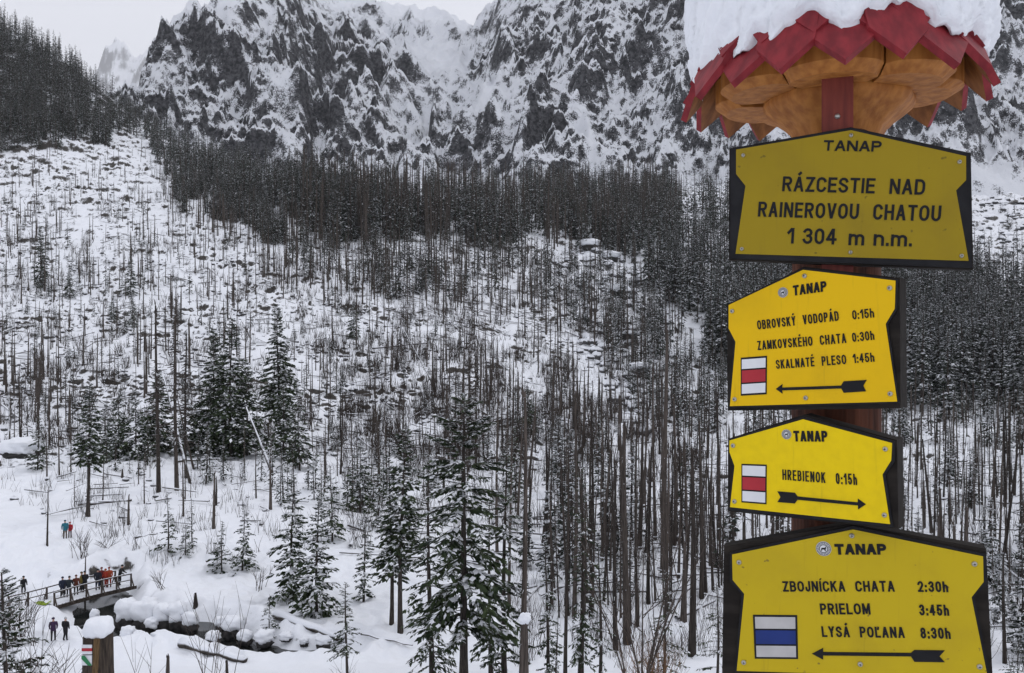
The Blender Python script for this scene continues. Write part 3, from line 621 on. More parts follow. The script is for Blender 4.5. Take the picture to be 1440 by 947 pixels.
def join(parts):
    V = []; Q = []; Mi = []; n = 0
    for p in parts:
        v, q = p[0], p[1]; V.append(v); Q.append(q + n); Mi.append(np.full(len(q), p[2]) if not hasattr(p[2], '__len__') else p[2]); n += len(v)
    return np.concatenate(V), np.concatenate(Q), np.concatenate(Mi)
def kites(p, d, wv, L, W):
    """kite shaped leaves from p along d with width direction wv"""
    a = p; b = p + d * (L * .45)[:, None] + wv * W[:, None]; c = p + d * L[:, None]; e = p + d * (L * .45)[:, None] - wv * W[:, None]
    V = np.stack([a, b, c, e], 1).reshape(-1, 3); Q = np.arange(len(V)).reshape(-1, 4); return V, Q
def nrmz(v): return v / (np.linalg.norm(v, axis=-1, keepdims=True) + 1e-9)
def spruce(seed, H, Rad, cb, lev, per, bl, snow=.3, fill=1., wk=1., droop=.45, lean=.0, bw=1., gap=0., trunk_r=None, shape=.85):
    """one spruce: returns trunk (V,Q,mi) and crown (V,Q,mi: 0 needles, 1 snow, 2 bare twigs)"""
    g = np.random.default_rng(seed)
    tr = trunk_r or H * .0125
    zz = np.linspace(0, H * .985, 8); bend = np.stack([lean * zz + .012 * H * np.sin(zz / H * 3 + seed), .01 * H * np.sin(zz / H * 4 + seed * 2), zz], 1)
    rr = tr * (1 - zz / H) ** .8 + .012; rr[0] *= 1.25
    TV, TQ = tri_tube(bend, rr, 7)
    ax = lambda z: np.stack([np.interp(z, zz, bend[:, 0]), np.interp(z, zz, bend[:, 1]), z], -1)
    nb = lev * per; t = (np.repeat(np.arange(lev), per) + g.uniform(0, 1, nb)) / lev; t = np.clip(t, 0, .995)
    z = H * (cb + (1 - cb) * t); ang = g.uniform(0, 2 * np.pi, nb)
    lob = 1 + .28 * np.sin(ang * 2 + seed) * np.sin(t * 7 + seed)
    rb = Rad * ((1 - t) ** shape * np.minimum(1, .55 + t * 3.2)) * g.uniform(.62, 1.15, nb) * lob + .02 * H * .6
    if gap: 
        keep = g.uniform(0, 1, nb) > gap; z, ang, rb, t = z[keep], ang[keep], rb[keep], t[keep]; nb = len(z)
    o = np.stack([np.cos(ang), np.sin(ang), np.zeros(nb)], 1); s0 = np.where(t > .75, .55, .18 - droop * .6 * (1 - t)) + g.normal(0, .08, nb)
    p0 = ax(z); sag = -droop * g.uniform(.5, 1.2, nb) * (1 - t * .7)
    def bpt(i, s): return p0[i] + o[i] * (rb[i] * s)[:, None] + np.stack([0 * s, 0 * s, rb[i] * (s0[i] * s + sag[i] * s * s * .9 + .18 * s ** 3 * (1 - t[i]))], 1)
    idx = np.repeat(np.arange(nb), bl); n = len(idx); s = g.uniform(.08, 1.0, n) ** .75
    P0 = bpt(idx, s); side = np.where(g.uniform(0, 1, n) < .5, 1., -1.); perp = np.stack([-o[idx, 1], o[idx, 0], 0 * s], 1) * side[:, None]
    tang = nrmz(bpt(idx, np.minimum(s + .05, 1.06)) - P0)
    d = nrmz(tang * g.uniform(.45, 1.1, n)[:, None] + perp * g.uniform(.15, 1.0, n)[:, None] + np.array([0, 0, -1.]) * g.uniform(.0, .55, n)[:, None])
    L = rb[idx] * g.uniform(.26, .5, n) * (1.15 - .55 * s) * bw + .012 * H * bw; wv = nrmz(np.cross(d, np.array([0, 0, 1.]) + g.normal(0, .45, (n, 3)))); W = L * g.uniform(.2, .36, n) * wk
    KV, KQ = kites(P0, d, wv, L, W); parts = [(KV, KQ, 0)]
    m = g.uniform(0, 1, n) < snow; 
    if m.any():
        up = np.array([0, 0, 1.]) * (.035 * H / 10 + .02 * L[m, None]) ; d2 = nrmz(d[m] * np.array([1, 1, .6])); wv2 = nrmz(np.cross(d2, np.array([0, 0, 1.])) + g.normal(0, .12, (m.sum(), 3)))
        SV, SQ = kites(P0[m] + up, d2, wv2, L[m] * g.uniform(.55, .95, m.sum()), W[m] / wk * g.uniform(.7, 1.25, m.sum()) * (.5 + .5 * wk)); parts.append((SV, SQ, 1))
    if bl >= 6:                                     # the wood of the branches
        i = np.arange(nb); ks = [bpt(i, np.full(nb, q)) for q in (0, .5, .95)]
        for a, b, ra in ((0, 1, .016), (1, 2, .010)):
            dd = nrmz(ks[b] - ks[a]); w_ = np.cross(dd, np.array([0, 0, 1.])); u_ = np.cross(w_, dd); r_ = ra * H / 10
            for vv in (w_, u_):
                V = np.stack([ks[a] - vv * r_, ks[a] + vv * r_, ks[b] + vv * r_ * .6, ks[b] - vv * r_ * .6], 1).reshape(-1, 3); parts.append((V, np.arange(len(V)).reshape(-1, 4), 2))
    if fill < 1:
        pass
    return (TV, TQ, np.zeros(len(TQ), int)), join(parts)
def snag(seed, H, r, stubs=14, twigs=0, broken=True, lean=0., stub_len=.5):
    """bare dead trunk: wood with short stubs; twigs (fine dead branches) returned apart"""
    g = np.random.default_rng(seed); zz = np.linspace(-.6, H, 6)
    b = np.stack([lean * zz + .008 * H * np.sin(zz / H * 3 + seed), .006 * H * np.cos(zz / H * 3 + seed), zz], 1); rr = r * (1 - .62 * np.clip(zz / H, 0, 1)); rr[0] *= 1.2
    if not broken: rr[-1] = .02
    V, Q = tri_tube(b, rr, 6); parts = [(V, Q, 0)]
    if broken:                                       # jagged top
        top = b[-1]; n = 3; a = g.uniform(0, 6.28, n); p = top + np.stack([np.cos(a), np.sin(a), 0 * a], 1) * rr[-1] * .5
        parts.append((*kites(p - [0, 0, .1], nrmz(np.stack([g.normal(0, .12, n), g.normal(0, .12, n), np.ones(n)], 1)), np.tile([1., 0, 0], (n, 1)), g.uniform(.3, 1.1, n) * min(1, r * 6) * min(1, H * .12), np.full(n, rr[-1] * .7)), 0))
    def sticks(n, lo, hi, l0, l1, w0, up):
        z = g.uniform(lo, hi, n) * H; a = g.uniform(0, 6.28, n); p = np.stack([np.interp(z, zz, b[:, 0]), np.interp(z, zz, b[:, 1]), z], 1)
        d = nrmz(np.stack([np.cos(a), np.sin(a), g.normal(up, .25, n)], 1)); L = g.uniform(l0, l1, n) * (1.15 - z / H)
        out = []
        for wv in (np.cross(d, [0, 0, 1.]), np.tile([0, 0, 1.], (n, 1))):
            q = np.stack([p - wv * w0, p + wv * w0, p + d * L[:, None] + wv * w0 * .4, p + d * L[:, None] - wv * w0 * .4], 1).reshape(-1, 3); out.append((q, np.arange(len(q)).reshape(-1, 4), 0))
        return join(out)
    if stubs: parts.append(sticks(stubs, .15, .97, stub_len * .4, stub_len * 1.6, r * .12, -.05))
    tw = sticks(twigs, .25, .99, H * .05, H * .13, .045 * (H / 12), -.3) if twigs else None
    return join(parts), tw
RG = np.random.default_rng(11)
# meshes shared by copies
def tree_meshes(name, tc, cmats):
    (tv, tq, tm), (cv, cq, cm) = tc
    return mesh_np(name + '_trunk', tv, tq, [M['bark']], smooth=True), mesh_np(name + '_crown', cv, cq, cmats, cm)
NM = [M['needles'], M['snow'], M['twig']]; FM = [M['frosted'], M['snow'], M['twig']]
THINGS = []           # (object, px, py, size) of the trees, for the labels
def put_tree(name, cat, meshes, loc, rz, sc, group, look, parts=('trunk', 'crown')):
    t = empty(name, loc, rz); t.scale = (sc, sc, sc) if not isinstance(sc, tuple) else sc
    for me, pn in zip(meshes, parts):
        if me is not None: link(pn, me, t)
    t['category'] = cat; t['group'] = group; THINGS.append((t, look)); return t

# --- spruces that stand out in the photograph: px, py of the base, py of the top, depth (None: on the ground there), crown radius, crown base, gaps, snow, look
HERO = [
 (651, None, 556, 43, 3.0, .22, .38, .25, 'tallest dark spruce'), (712, None, 640, 47, 1.5, .12, .55, .2, 'thin ragged spruce'), (566, 887, 606, None, 1.75, .34, .25, .22, 'slender spruce'),
 (606, None, 640, 50, 1.9, .10, .35, .25, 'bushy green spruce'),
 (412, 845, 668, None, 2.3, .06, .05, .42, 'broad snowy spruce'), (447, 868, 690, None, 2.2, .04, .05, .42, 'broad snowy spruce'), (512, 846, 722, None, 1.25, .10, .15, .35, 'narrow snowy spruce'), (506, 720, 622, None, 2.5, .10, .12, .35, 'bushy spruce'),
 (487, None, 820, 38, .85, .45, .1, .3, 'small young spruce'), (342, 802, 712, None, 1.7, .03, .05, .45, 'small snowy spruce'), (312, 803, 732, None, 1.5, .03, .05, .45, 'small snowy spruce'),
 (236, 776, 694, None, 1.35, .04, .25, .4, 'small sparse spruce'), (261, 782, 738, None, .95, .03, .1, .55, 'tiny snowy spruce'), (379, 890, 836, None, .9, .02, .1, .6, 'tiny snowy spruce'),
 (817, None, 648, 49, 1.25, .12, .45, .2, 'thin ragged spruce'), (936, None, 806, 40, 1.5, .1, .4, .25, 'ragged spruce'), (1008, None, 818, 42, 1.3, .1, .4, .25, 'ragged spruce'), (768, None, 760, 46, 1.0, .05, .5, .2, 'thin ragged spruce'),
 (783, None, 868, 44, .8, .02, .3, .45, 'small snowy spruce'), (690, None, 700, 52, 1.3, .1, .45, .25, 'ragged spruce'), (548, 880, 640, None, 1.5, .3, .4, .25, 'slender spruce'), (843, None, 760, 50, 1.0, .1, .5, .25, 'thin ragged spruce'),
 (124, 727, 540, None, 1.9, .42, .25, .25, 'slender long stemmed spruce'), (166, 645, 553, None, 2.5, .05, .1, .28, 'dark spruce'), (190, 646, 548, None, 2.4, .05, .1, .28, 'dark spruce'), (148, 648, 575, None, 2.2, .05, .1, .3, 'dark spruce'),
 (222, 640, 520, None, 2.6, .08, .15, .25, 'dark spruce'), (262, 642, 560, None, 2.6, .05, .1, .25, 'dark spruce'), (300, 640, 462, None, 3.0, .06, .08, .25, 'tall dark spruce'), (326, 642, 448, None, 3.1, .06, .08, .25, 'tall dark spruce'),
 (346, 640, 505, None, 2.7, .06, .12, .25, 'dark spruce'), (391, 602, 428, None, 3.0, .1, .12, .25, 'tall dark spruce'), (398, 648, 540, None, 2.2, .1, .25, .28, 'dark spruce'), (420, 660, 560, None, 2.0, .1, .3, .3, 'dark spruce'),
 (57, 404, 318, None, 3.0, .03, .1, .4, 'snowy spruce'), (160, 448, 416, None, 2.8, .03, .1, .42, 'snowy spruce'), (186, 462, 420, None, 2.6, .03, .1, .42, 'snowy spruce'), (98, 420, 372, None, 2.8, .03, .1, .42, 'snowy spruce'), (183, 415, 360, None, 2.8, .03, .1, .42, 'snowy spruce'),
 (497, 476, 424, None, 3.0, .02, .05, .3, 'lone dark spruce'), (1365, 700, 642, None, 1.9, .02, .1, .3, 'lone small spruce'), (1432, None, 900, 40, 1.3, .05, .3, .3, 'ragged spruce'), (54, 660, 585, None, 2.0, .05, .2, .35, 'snowy spruce'),
 (466, 760, 655, None, 2.0, .1, .3, .35, 'bushy spruce'), (532, 742, 650, None, 1.8, .1, .3, .35, 'bushy spruce'), (724, 705, 600, None, 2.2, .1, .3, .3, 'dark spruce'), (742, 610, 545, None, 2.3, .05, .25, .3, 'dark spruce'), (270, 770, 700, None, 1.0, .05, .4, .4, 'small sparse spruce'),
]
for i, (px, pb, pt, dep, cr, cb, gp, sn, look) in enumerate(HERO):
    if dep is None:
        p = P1(px, pb)
    else:
        x = (px - CX) / F * dep; p = Vector((x, dep, G(x, dep)))
    H = -(pt - CY) / F * p.y - p.z; big = p.y < 58
    if 'dark spruce' in look and pb and 590 < pb < 665: cr *= 1.35; sn *= .65; gp *= .5
    lev = int(min(46, max(12, H * 2.6))); per = 7 if big else 6; bl = 52 if p.y < 48 and H > 7 else 18 if big else 12
    tr = .23 if i == 0 else None
    m = tree_meshes('spruce', spruce(100 + i, H + .5, cr, cb, lev, per, bl, sn * (.5 if big else .8), droop=.6 if big else .5, gap=gp, trunk_r=tr, wk=.6 if big else .85, bw=.55 if big else .85, shape=.6 if i < 4 else .85), NM)
    put_tree('spruce_tree', 'spruce', m, (p.x, p.y, p.z - .5), RG.uniform(0, 6.28), 1.0, 'green spruces on the valley side', look)
# a young spruce top close by, lower left
x = (8 - CX) / F * 19; m = tree_meshes('spruce', spruce(77, 5.6, 1.75, .02, 22, 9, 34, .3, droop=.4, wk=.7, bw=.5), NM)
put_tree('spruce_tree', 'spruce', m, (x, 19, -(806 - CY) / F * 19 - 5.5), 1.0, 1.0, 'green spruces on the valley side', 'nearby spruce top')

# --- bare dead trunks that stand out: px, base py, top py, depth or None, radius, twigs, look
SNAGS = [
 (738, None, 874, 36, .27, 0, 0, 'thick broken snag with a snow cap'), (736, None, 560, 44, .20, 0, 0, 'tall bare trunk'), (768, 792, 600, None, .2, 0, 0, 'bare trunk'), (873, 782, 560, None, .22, 0, 0, 'bare trunk'), (880, 905, 600, None, .3, 0, 0, 'tall thick bare trunk'),
 (866, 912, 660, None, .2, 0, 0, 'tall bare trunk'), (936, 812, 470, None, .34, 0, 0, 'very tall thick bare trunk'), (962, 872, 765, None, .28, 0, 0, 'short broken snag'), (973, 922, 640, None, .28, 0, 0, 'tall bare trunk'), (985, 842, 600, None, .22, 0, 0, 'tall bare trunk'), (1004, 800, 690, None, .22, 0, 0, 'bare trunk'),
 (896, 880, 600, None, .16, 0, 0, 'slim bare trunk'), (850, 845, 700, None, .14, 0, .06, 'slim tilted trunk'), (797, None, 640, 49, .13, 0, 0, 'slim bare trunk'), (808, 870, 560, None, .2, 0, 0, 'tall bare trunk'), (832, 770, 560, None, .2, 0, 0, 'bare trunk'), (775, 850, 690, None, .14, 0, 0, 'slim bare trunk'),
 (125, 727, 610, None, .16, 0, 0, 'slim bare trunk'), (181, 738, 697, None, .16, 0, 0, 'short broken snag'), (301, 743, 668, None, .18, 0, 0, 'broken snag'), (304, 712, 672, None, .14, 0, 0, 'short broken snag'), (380, 717, 653, None, .2, 0, 0, 'broken snag'), (221, 692, 430, None, .26, 26, 0, 'tall twiggy dead tree'), (248, 690, 430, None, .26, 30, 0, 'tall twiggy dead tree'),
 (236, None, 924, 33, .14, 0, 0, 'short grey stub'), (67, 768, 690, None, .1, 0, 0, 'slim bare trunk'), (172, 672, 660, None, .2, 0, 0, 'low broken stump'), (319, None, 930, 34, .12, 0, 0, 'short grey stub'), (275, 853, 834, None, .22, 0, 0, 'low pointed stump'), (272, 660, 560, None, .16, 0, -.22, 'leaning bare trunk'), (262, 672, 470, None, .2, 30, 0, 'tall twiggy dead tree'),
 (378, 640, 590, None, .16, 0, 0, 'slim bare trunk'), (640, 640, 520, None, .2, 60, 0, 'brown twiggy dead tree'), (660, 640, 500, None, .2, 60, 0, 'brown twiggy dead tree'), (668, 655, 430, None, .2, 30, 0, 'brown twiggy dead tree'), (630, 650, 540, None, .2, 60, 0, 'brown twiggy dead tree'), (680, 645, 540, None, .18, 50, 0, 'brown twiggy dead tree'),
 (120, 835, 783, None, .1, 0, 0, 'slim bare trunk'), (1345, 905, 740, None, .2, 0, -.03, 'tall bare trunk'), (1352, 945, 720, None, .16, 0, .03, 'slim tilted trunk'), (1322, 760, 690, None, .24, 0, 0, 'short thick snag'), (1398, 760, 640, None, .14, 0, 0, 'slim bare trunk'), (1412, None, 780, 58, .14, 0, 0, 'slim bare trunk'), (1300, 715, 690, None, .2, 0, 0, 'short broken snag'),
 (1290, 650, 600, None, .25, 0, 0, 'short broken snag'), (912, 800, 640, None, .16, 0, 0, 'slim bare trunk'), (948, 770, 560, None, .22, 0, 0, 'bare trunk'), (1010, 760, 560, None, .22, 0, 0, 'bare trunk'), (920, 760, 520, None, .22, 0, 0, 'bare trunk'), (700, 800, 570, None, .2, 0, 0, 'bare trunk'), (718, 860, 620, None, .16, 0, 0, 'slim bare trunk'),
]
CAPS = []
for i, (px, pb, pt, dep, r, tw, ln, look) in enumerate(SNAGS):
    if dep is None: p = P1(px, pb)
    else: x = (px - CX) / F * dep; p = Vector((x, dep, G(x, dep)))
    H = -(pt - CY) / F * p.y - p.z
    (v, q, mi), t2 = snag(300 + i, H, r, int(4 + H * 1.6) if H > 3 else 0, tw * 3, lean=ln, stub_len=.5)
    root = empty('dead_trunk', (p.x, p.y, p.z)); root['category'] = 'dead tree'; root['group'] = 'bare dead trunks on the valley side'; THINGS.append((root, look))
    link('trunk', mesh_np('snag', v, q, [M['grey_wood']]), root)
    if t2 is not None: link('bare_crown', mesh_np('dead_branches', t2[0], t2[1], [M['dead_twig']]), root)
    if i == 0: CAPS.append((root, H, r))

# --- the rest is scattered over the picture area by density
def poly_mask(px, py, pts):
    ins = np.zeros(len(px), bool); n = len(pts)
    for i in range(n):
        (x0, y0), (x1, y1) = pts[i], pts[(i + 1) % n]
        c = ((y0 > py) != (y1 > py)) & (px < (x1 - x0) * (py - y0) / (y1 - y0 + 1e-9) + x0); ins ^= c
    return ins
def scatter(n, pts, seed, jitter=.25, thin=None):
    g = np.random.default_rng(seed); a = np.array(pts, float); lo, hi = a.min(0), a.max(0); px = g.uniform(lo[0], hi[0], n * 6); py = g.uniform(lo[1], hi[1], n * 6)
    m = poly_mask(px + 26 * fbm(px / 50, py / 50, 3, seed), py + 20 * fbm(px / 45 + 9, py / 45, 3, seed + 3), pts)
    if thin is not None: m &= g.uniform(0, 1, len(px)) < thin(px, py)
    px, py = px[m][:n], py[m][:n]; p, ok = P(px, py); return p[ok], px[ok], py[ok]
clump = lambda s, lo=-.15, hi=.3: (lambda px, py: sstep(lo, hi, fbm(px / 45., py / 30., 2, s)))
LIVE = []; DEAD = []
def add(lst, res, h0, h1, kind, seed):
    g = np.random.default_rng(seed)
    for p in res[0]: lst.append((p[0], p[1], p[2], g.uniform(h0, h1), kind))
LEFT = [(-330, -120), (-40, -60), (30, 8), (75, 70), (130, 108), (200, 152), (260, 185), (330, 215), (400, 240), (470, 272), (440, 320), (380, 300), (300, 262), (235, 246), (222, 205), (150, 196), (95, 196), (55, 215), (-40, 205), (-330, 190)]
add(LIVE, scatter(4700, LEFT, 21), 15, 26, 1, 1)
add(LIVE, scatter(40, [(-20, 190), (45, 200), (45, 215), (-20, 225)], 22), 10, 16, 1, 2)
MID = [(380, 236), (480, 262), (600, 275), (760, 270), (960, 256), (960, 330), (880, 360), (800, 335), (700, 345), (600, 345), (500, 345), (430, 330)]
add(LIVE, scatter(900, MID, 23), 16, 31, 1, 3); add(DEAD, scatter(750, MID, 24), 16, 31, 1, 4)
add(LIVE, scatter(420, [(230, 235), (300, 260), (420, 320), (400, 350), (300, 300), (235, 280)], 25), 10, 17, 1, 5)
RIGHT = [(740, 268), (960, 252), (1250, 232), (1780, 214), (1780, 236), (1365, 250), (1370, 400), (1500, 420), (1780, 400), (1780, 590), (1500, 592), (1280, 580), (1060, 565), (1010, 520), (960, 450), (920, 420), (905, 360), (860, 335), (800, 330), (760, 320)]
add(LIVE, scatter(2700, RIGHT, 26), 17, 30, 1, 6)
add(LIVE, scatter(230, [(1365, 250), (1780, 235), (1780, 410), (1370, 400)], 27), 8, 18, 1, 7)
add(LIVE, scatter(90, [(880, 430), (1010, 520), (1040, 600), (960, 640), (860, 560), (850, 480)], 28), 8, 16, 1, 8)
add(LIVE, scatter(60, [(0, 230), (220, 230), (380, 320), (400, 480), (100, 480), (0, 420)], 29, thin=clump(7)), 4, 11, 1, 9)
add(LIVE, scatter(70, [(400, 380), (880, 380), (960, 620), (500, 640), (400, 560)], 30, thin=clump(8)), 3, 8, 1, 10)
add(LIVE, scatter(150, [(1040, 560), (1500, 590), (1750, 600), (1750, 760), (1290, 740), (1040, 760)], 31), 2, 7, 0, 11)
add(LIVE, scatter(420, [(0, 250), (230, 230), (420, 330), (900, 380), (1000, 560), (760, 700), (480, 720), (0, 640)], 32, thin=clump(33, -.05, .3)), 2.2, 8, 1, 22)
add(LIVE, scatter(170, [(1040, 560), (1280, 570), (1440, 580), (1750, 585), (1750, 640), (1440, 640), (1280, 625), (1040, 640)], 35), 5, 14, 1, 27)
add(LIVE, scatter(60, [(1040, 640), (1780, 640), (1780, 940), (1040, 940)], 36), 2, 9, 0, 28)
add(LIVE, scatter(30, [(700, 540), (1040, 560), (1050, 860), (720, 860)], 33), 6, 13, 0, 23)
add(LIVE, scatter(280, [(400, 320), (560, 340), (720, 350), (860, 370), (960, 470), (900, 520), (760, 420), (560, 420), (430, 390)], 34), 9, 18, 1, 24)
add(LIVE, scatter(170, [(-60, 205), (225, 205), (330, 300), (420, 420), (0, 440)], 37, thin=clump(37, -.2, .3)), 1.5, 6, 1, 30)
# dead stands
add(DEAD, scatter(170, [(-60, 215), (225, 215), (330, 300), (420, 420), (0, 440)], 54, thin=clump(54, -.3, .3)), 5, 13, 1, 31)
add(DEAD, scatter(330, [(400, 310), (560, 330), (720, 345), (880, 370), (960, 470), (900, 540), (760, 450), (560, 440), (420, 400)], 51), 8, 18, 1, 25)
add(DEAD, scatter(140, [(225, 220), (300, 260), (420, 330), (420, 420), (300, 340), (225, 300)], 52), 9, 17, 1, 26)
add(DEAD, scatter(470, [(380, 300), (740, 330), (900, 380), (1000, 500), (980, 640), (700, 640), (560, 520), (400, 420)], 41, thin=clump(9, -.4, .3)), 5, 14, 1, 12)
add(DEAD, scatter(260, [(0, 240), (230, 240), (400, 320), (420, 520), (200, 560), (0, 540)], 42, thin=clump(10)), 6, 13, 1, 13)
add(DEAD, scatter(130, [(700, 560), (1040, 560), (1050, 790), (720, 800)], 43), 5, 15, 0, 14)
add(DEAD, scatter(70, [(740, 760), (1020, 760), (1020, 880), (760, 880)], 44), 6, 13, 0, 15)
add(DEAD, scatter(105, [(400, 470), (720, 500), (720, 720), (480, 720), (410, 640)], 45), 4, 13, 0, 16)
add(DEAD, scatter(160, [(-330, 280), (0, 280), (0, 640), (-330, 640)], 53), 6, 13, 1, 29)
add(DEAD, scatter(45, [(0, 520), (110, 540), (110, 640), (0, 640)], 46), 6, 12, 0, 17)
add(DEAD, scatter(560, [(1040, 575), (1500, 580), (1780, 580), (1780, 780), (1390, 800), (1290, 760), (1040, 800)], 47), 4, 12, 0, 18)
add(DEAD, scatter(110, [(1040, 790), (1500, 770), (1780, 770), (1780, 945), (1040, 945)], 48), 4, 9, 0, 19)
add(DEAD, scatter(150, [(960, 500), (1500, 480), (1500, 590), (1100, 590)], 49), 9, 16, 1, 20)
add(DEAD, scatter(18, [(60, 650), (420, 650), (400, 740), (60, 740)], 50), 3, 8, 0, 21)

def in_view(x, y, z, h):
    px, py = proj((x, y, z)); top = CY - (z + h) / y * F
    return -10 < px < 1450 and top < 947 and not (1025 < px < 1262 and py < 947 and top > 150) and top < 940
VAR = [tree_meshes('spruce_kind', spruce(900 + i, 10, RG.uniform(1.25, 1.75), RG.uniform(.03, .12), 22, 6, 8, .42, droop=.5, gap=RG.uniform(.02, .22)), FM) for i in range(10)]
SV = []
for i in range(12):
    (v, q, mi), tw = snag(950 + i, 10, RG.uniform(.13, .2), 26, 34 if i % 2 == 0 else 0, lean=RG.normal(0, .035), broken=i % 4 != 1)
    if tw is not None: v, q, mi = join([(v, q, 0), (tw[0], tw[1], 1)])
    SV.append((mesh_np('snag_kind', v, q, [M['grey_wood'], M['dead_twig']], mi), i % 2 == 0))
def rank(lst): return sorted(range(len(lst)), key=lambda i: -lst[i][3] / lst[i][1])
far_live = []; far_dead = []; cnt = 0
for i in rank(LIVE):
    x, y, z, h, kd = LIVE[i]
    if cnt < 248 and in_view(x, y, z, h):
        cnt += 1; j = int(RG.integers(len(VAR))); sc = h / 10; wd = sc * RG.uniform(.85, 1.2)
        put_tree('spruce_tree', 'spruce', VAR[j], (x, y, z - .3), RG.uniform(0, 6.28), (wd, wd, sc), 'green spruces on the valley side', 'small frosted spruce' if h < 7 else 'frosted spruce')
    else: far_live.append((x, y, z, h))
cnt = 0
for i in rank(DEAD):
    x, y, z, h, kd = DEAD[i]
    if cnt < 246 and in_view(x, y, z, h):
        cnt += 1; j = int(RG.integers(len(SV))); sc = h / 10; me, twiggy = SV[j]
        o = link('dead_trunk', me); o.location = (x, y, z); o.rotation_euler = (RG.normal(0, .032), RG.normal(0, .032), RG.uniform(0, 6.28)); wd = sc * RG.uniform(.42, 1.05); o.scale = (wd, wd, sc)
        o['category'] = 'dead tree'; o['group'] = 'bare dead trunks on the valley side'; THINGS.append((o, 'twiggy dead tree' if twiggy else ('short bare trunk' if h < 8 else 'tall bare trunk')))
    else: far_dead.append((x, y, z, h))
# the far forest as one mass, every tree with trunk and crown
FT = [join([(lambda a: (a[0], a[1], 2))(spruce(1200 + i, 10, RG.uniform(1.2, 1.8), .04, 11, 5, 3, .5, droop=.5, gap=RG.uniform(0, .2), bw=1.35)[0]), spruce(1200 + i, 10, RG.uniform(1.1, 1.6), .04, 14, 5, 3, .3, droop=.6, bw=1.2)[1]]) for i in range(10)]
FD = []
for i in range(10):
    (v, q, mi), tw = snag(1300 + i, 10, RG.uniform(.13, .2), 10, 44 if i % 2 == 0 else 12, broken=True, stub_len=.7); FD.append(join([(v, q, 0), (tw[0], tw[1], 1)]))
def mass(name, pts, temps, mats, label, cat):
    Vs = []; Qs = []; Ms = []; n = 0
    for x, y, z, h in pts:
        v, q, mi = temps[int(RG.integers(len(temps)))]; a = RG.uniform(0, 6.28); s = h / 10; w_ = s * RG.uniform(.85, 1.25); c, sn = math.cos(a), math.sin(a)
        V = np.stack([(v[:, 0] * c - v[:, 1] * sn) * w_ + x, (v[:, 0] * sn + v[:, 1] * c) * w_ + y, v[:, 2] * s + z - .2], 1)
        Vs.append(V); Qs.append(q + n); Ms.append(mi); n += len(V)
    tag(link(name, mesh_np(name, np.concatenate(Vs), np.concatenate(Qs), mats, np.concatenate(Ms))), label, cat, kind='stuff')
mass('far_forest', far_live, FT, [M['frosted'], M['snow'], M['bark']], 'dense frosted spruce forest covering the upper valley sides', 'forest')
mass('dead_forest', far_dead, FD, [M['grey_wood'], M['dead_twig']], 'dense stand of grey dead trunks below the rock face', 'dead forest')
# @@TREESEND
# @@VALLEY
# ------------------------------------------------------------------ low growth and fallen wood (masses)
def stems(pts, g, h0, h1, w, fan=.25, per=4, curve=.2):
    n = len(pts) * per; b = np.repeat(pts, per, 0) + np.concatenate([g.normal(0, .25, (n, 2)), np.full((n, 1), -.1)], 1)
    h = g.uniform(h0, h1, n); d = nrmz(np.stack([g.normal(0, fan, n), g.normal(0, fan, n), np.ones(n)], 1)); d2 = nrmz(d + np.stack([g.normal(0, curve, n), g.normal(0, curve, n), np.zeros(n)], 1))
    m1 = b + d * (h * .55)[:, None]; t = m1 + d2 * (h * .45)[:, None]; a = g.uniform(0, 3.14, n); V = []; 
    for k in (0, 1.57):
        wv = np.stack([np.cos(a + k), np.sin(a + k), 0 * a], 1) * (w * g.uniform(.6, 1.3, n))[:, None]
        V.append(np.stack([b - wv, b + wv, m1 + wv * .7, m1 - wv * .7], 1)); V.append(np.stack([m1 - wv * .7, m1 + wv * .7, t + wv * .3, t - wv * .3], 1))
    V = np.concatenate(V).reshape(-1, 3); return V, np.arange(len(V)).reshape(-1, 4)
gB = np.random.default_rng(61); parts = []
def brush(n, pts, seed, h0, h1, w, thin=None, **kw):
    r = scatter(n, pts, seed, thin=thin); parts.append((*stems(r[0], gB, h0, h1, w, **kw), 0))
brush(4600, [(-250, 280), (0, 260), (240, 240), (420, 330), (900, 380), (1000, 560), (700, 660), (0, 640)], 71, .8, 3.6, .05, thin=clump(71, -.15, .35))
brush(1900, [(480, 480), (1040, 520), (1050, 800), (480, 760)], 72, 1.0, 4.0, .026, thin=clump(72, -.5, .2))
brush(1600, [(380, 330), (900, 370), (1000, 560), (980, 680), (520, 640), (420, 460)], 76, 1.2, 5.5, .055, thin=clump(76, -.1, .35), fan=.16, per=6)
brush(420, [(0, 640), (480, 640), (500, 760), (300, 800), (0, 740)], 73, .5, 2.2, .018, thin=clump(73, -.2, .3))
brush(1300, [(1040, 580), (1780, 580), (1780, 947), (1040, 947)], 74, .8, 3., .022, thin=clump(74, -.4, .3))
brush(400, [(700, 780), (1040, 780), (1040, 940), (700, 940)], 75, .6, 2.4, .016, thin=clump(75, -.3, .3))
V, Q, Mi = join(parts)
tag(link('bare_brush', mesh_np('bare_brush', V, Q, [M['twig']])), 'thin bare saplings and dry stalks poking through the snow', 'brush', kind='stuff')
parts = []
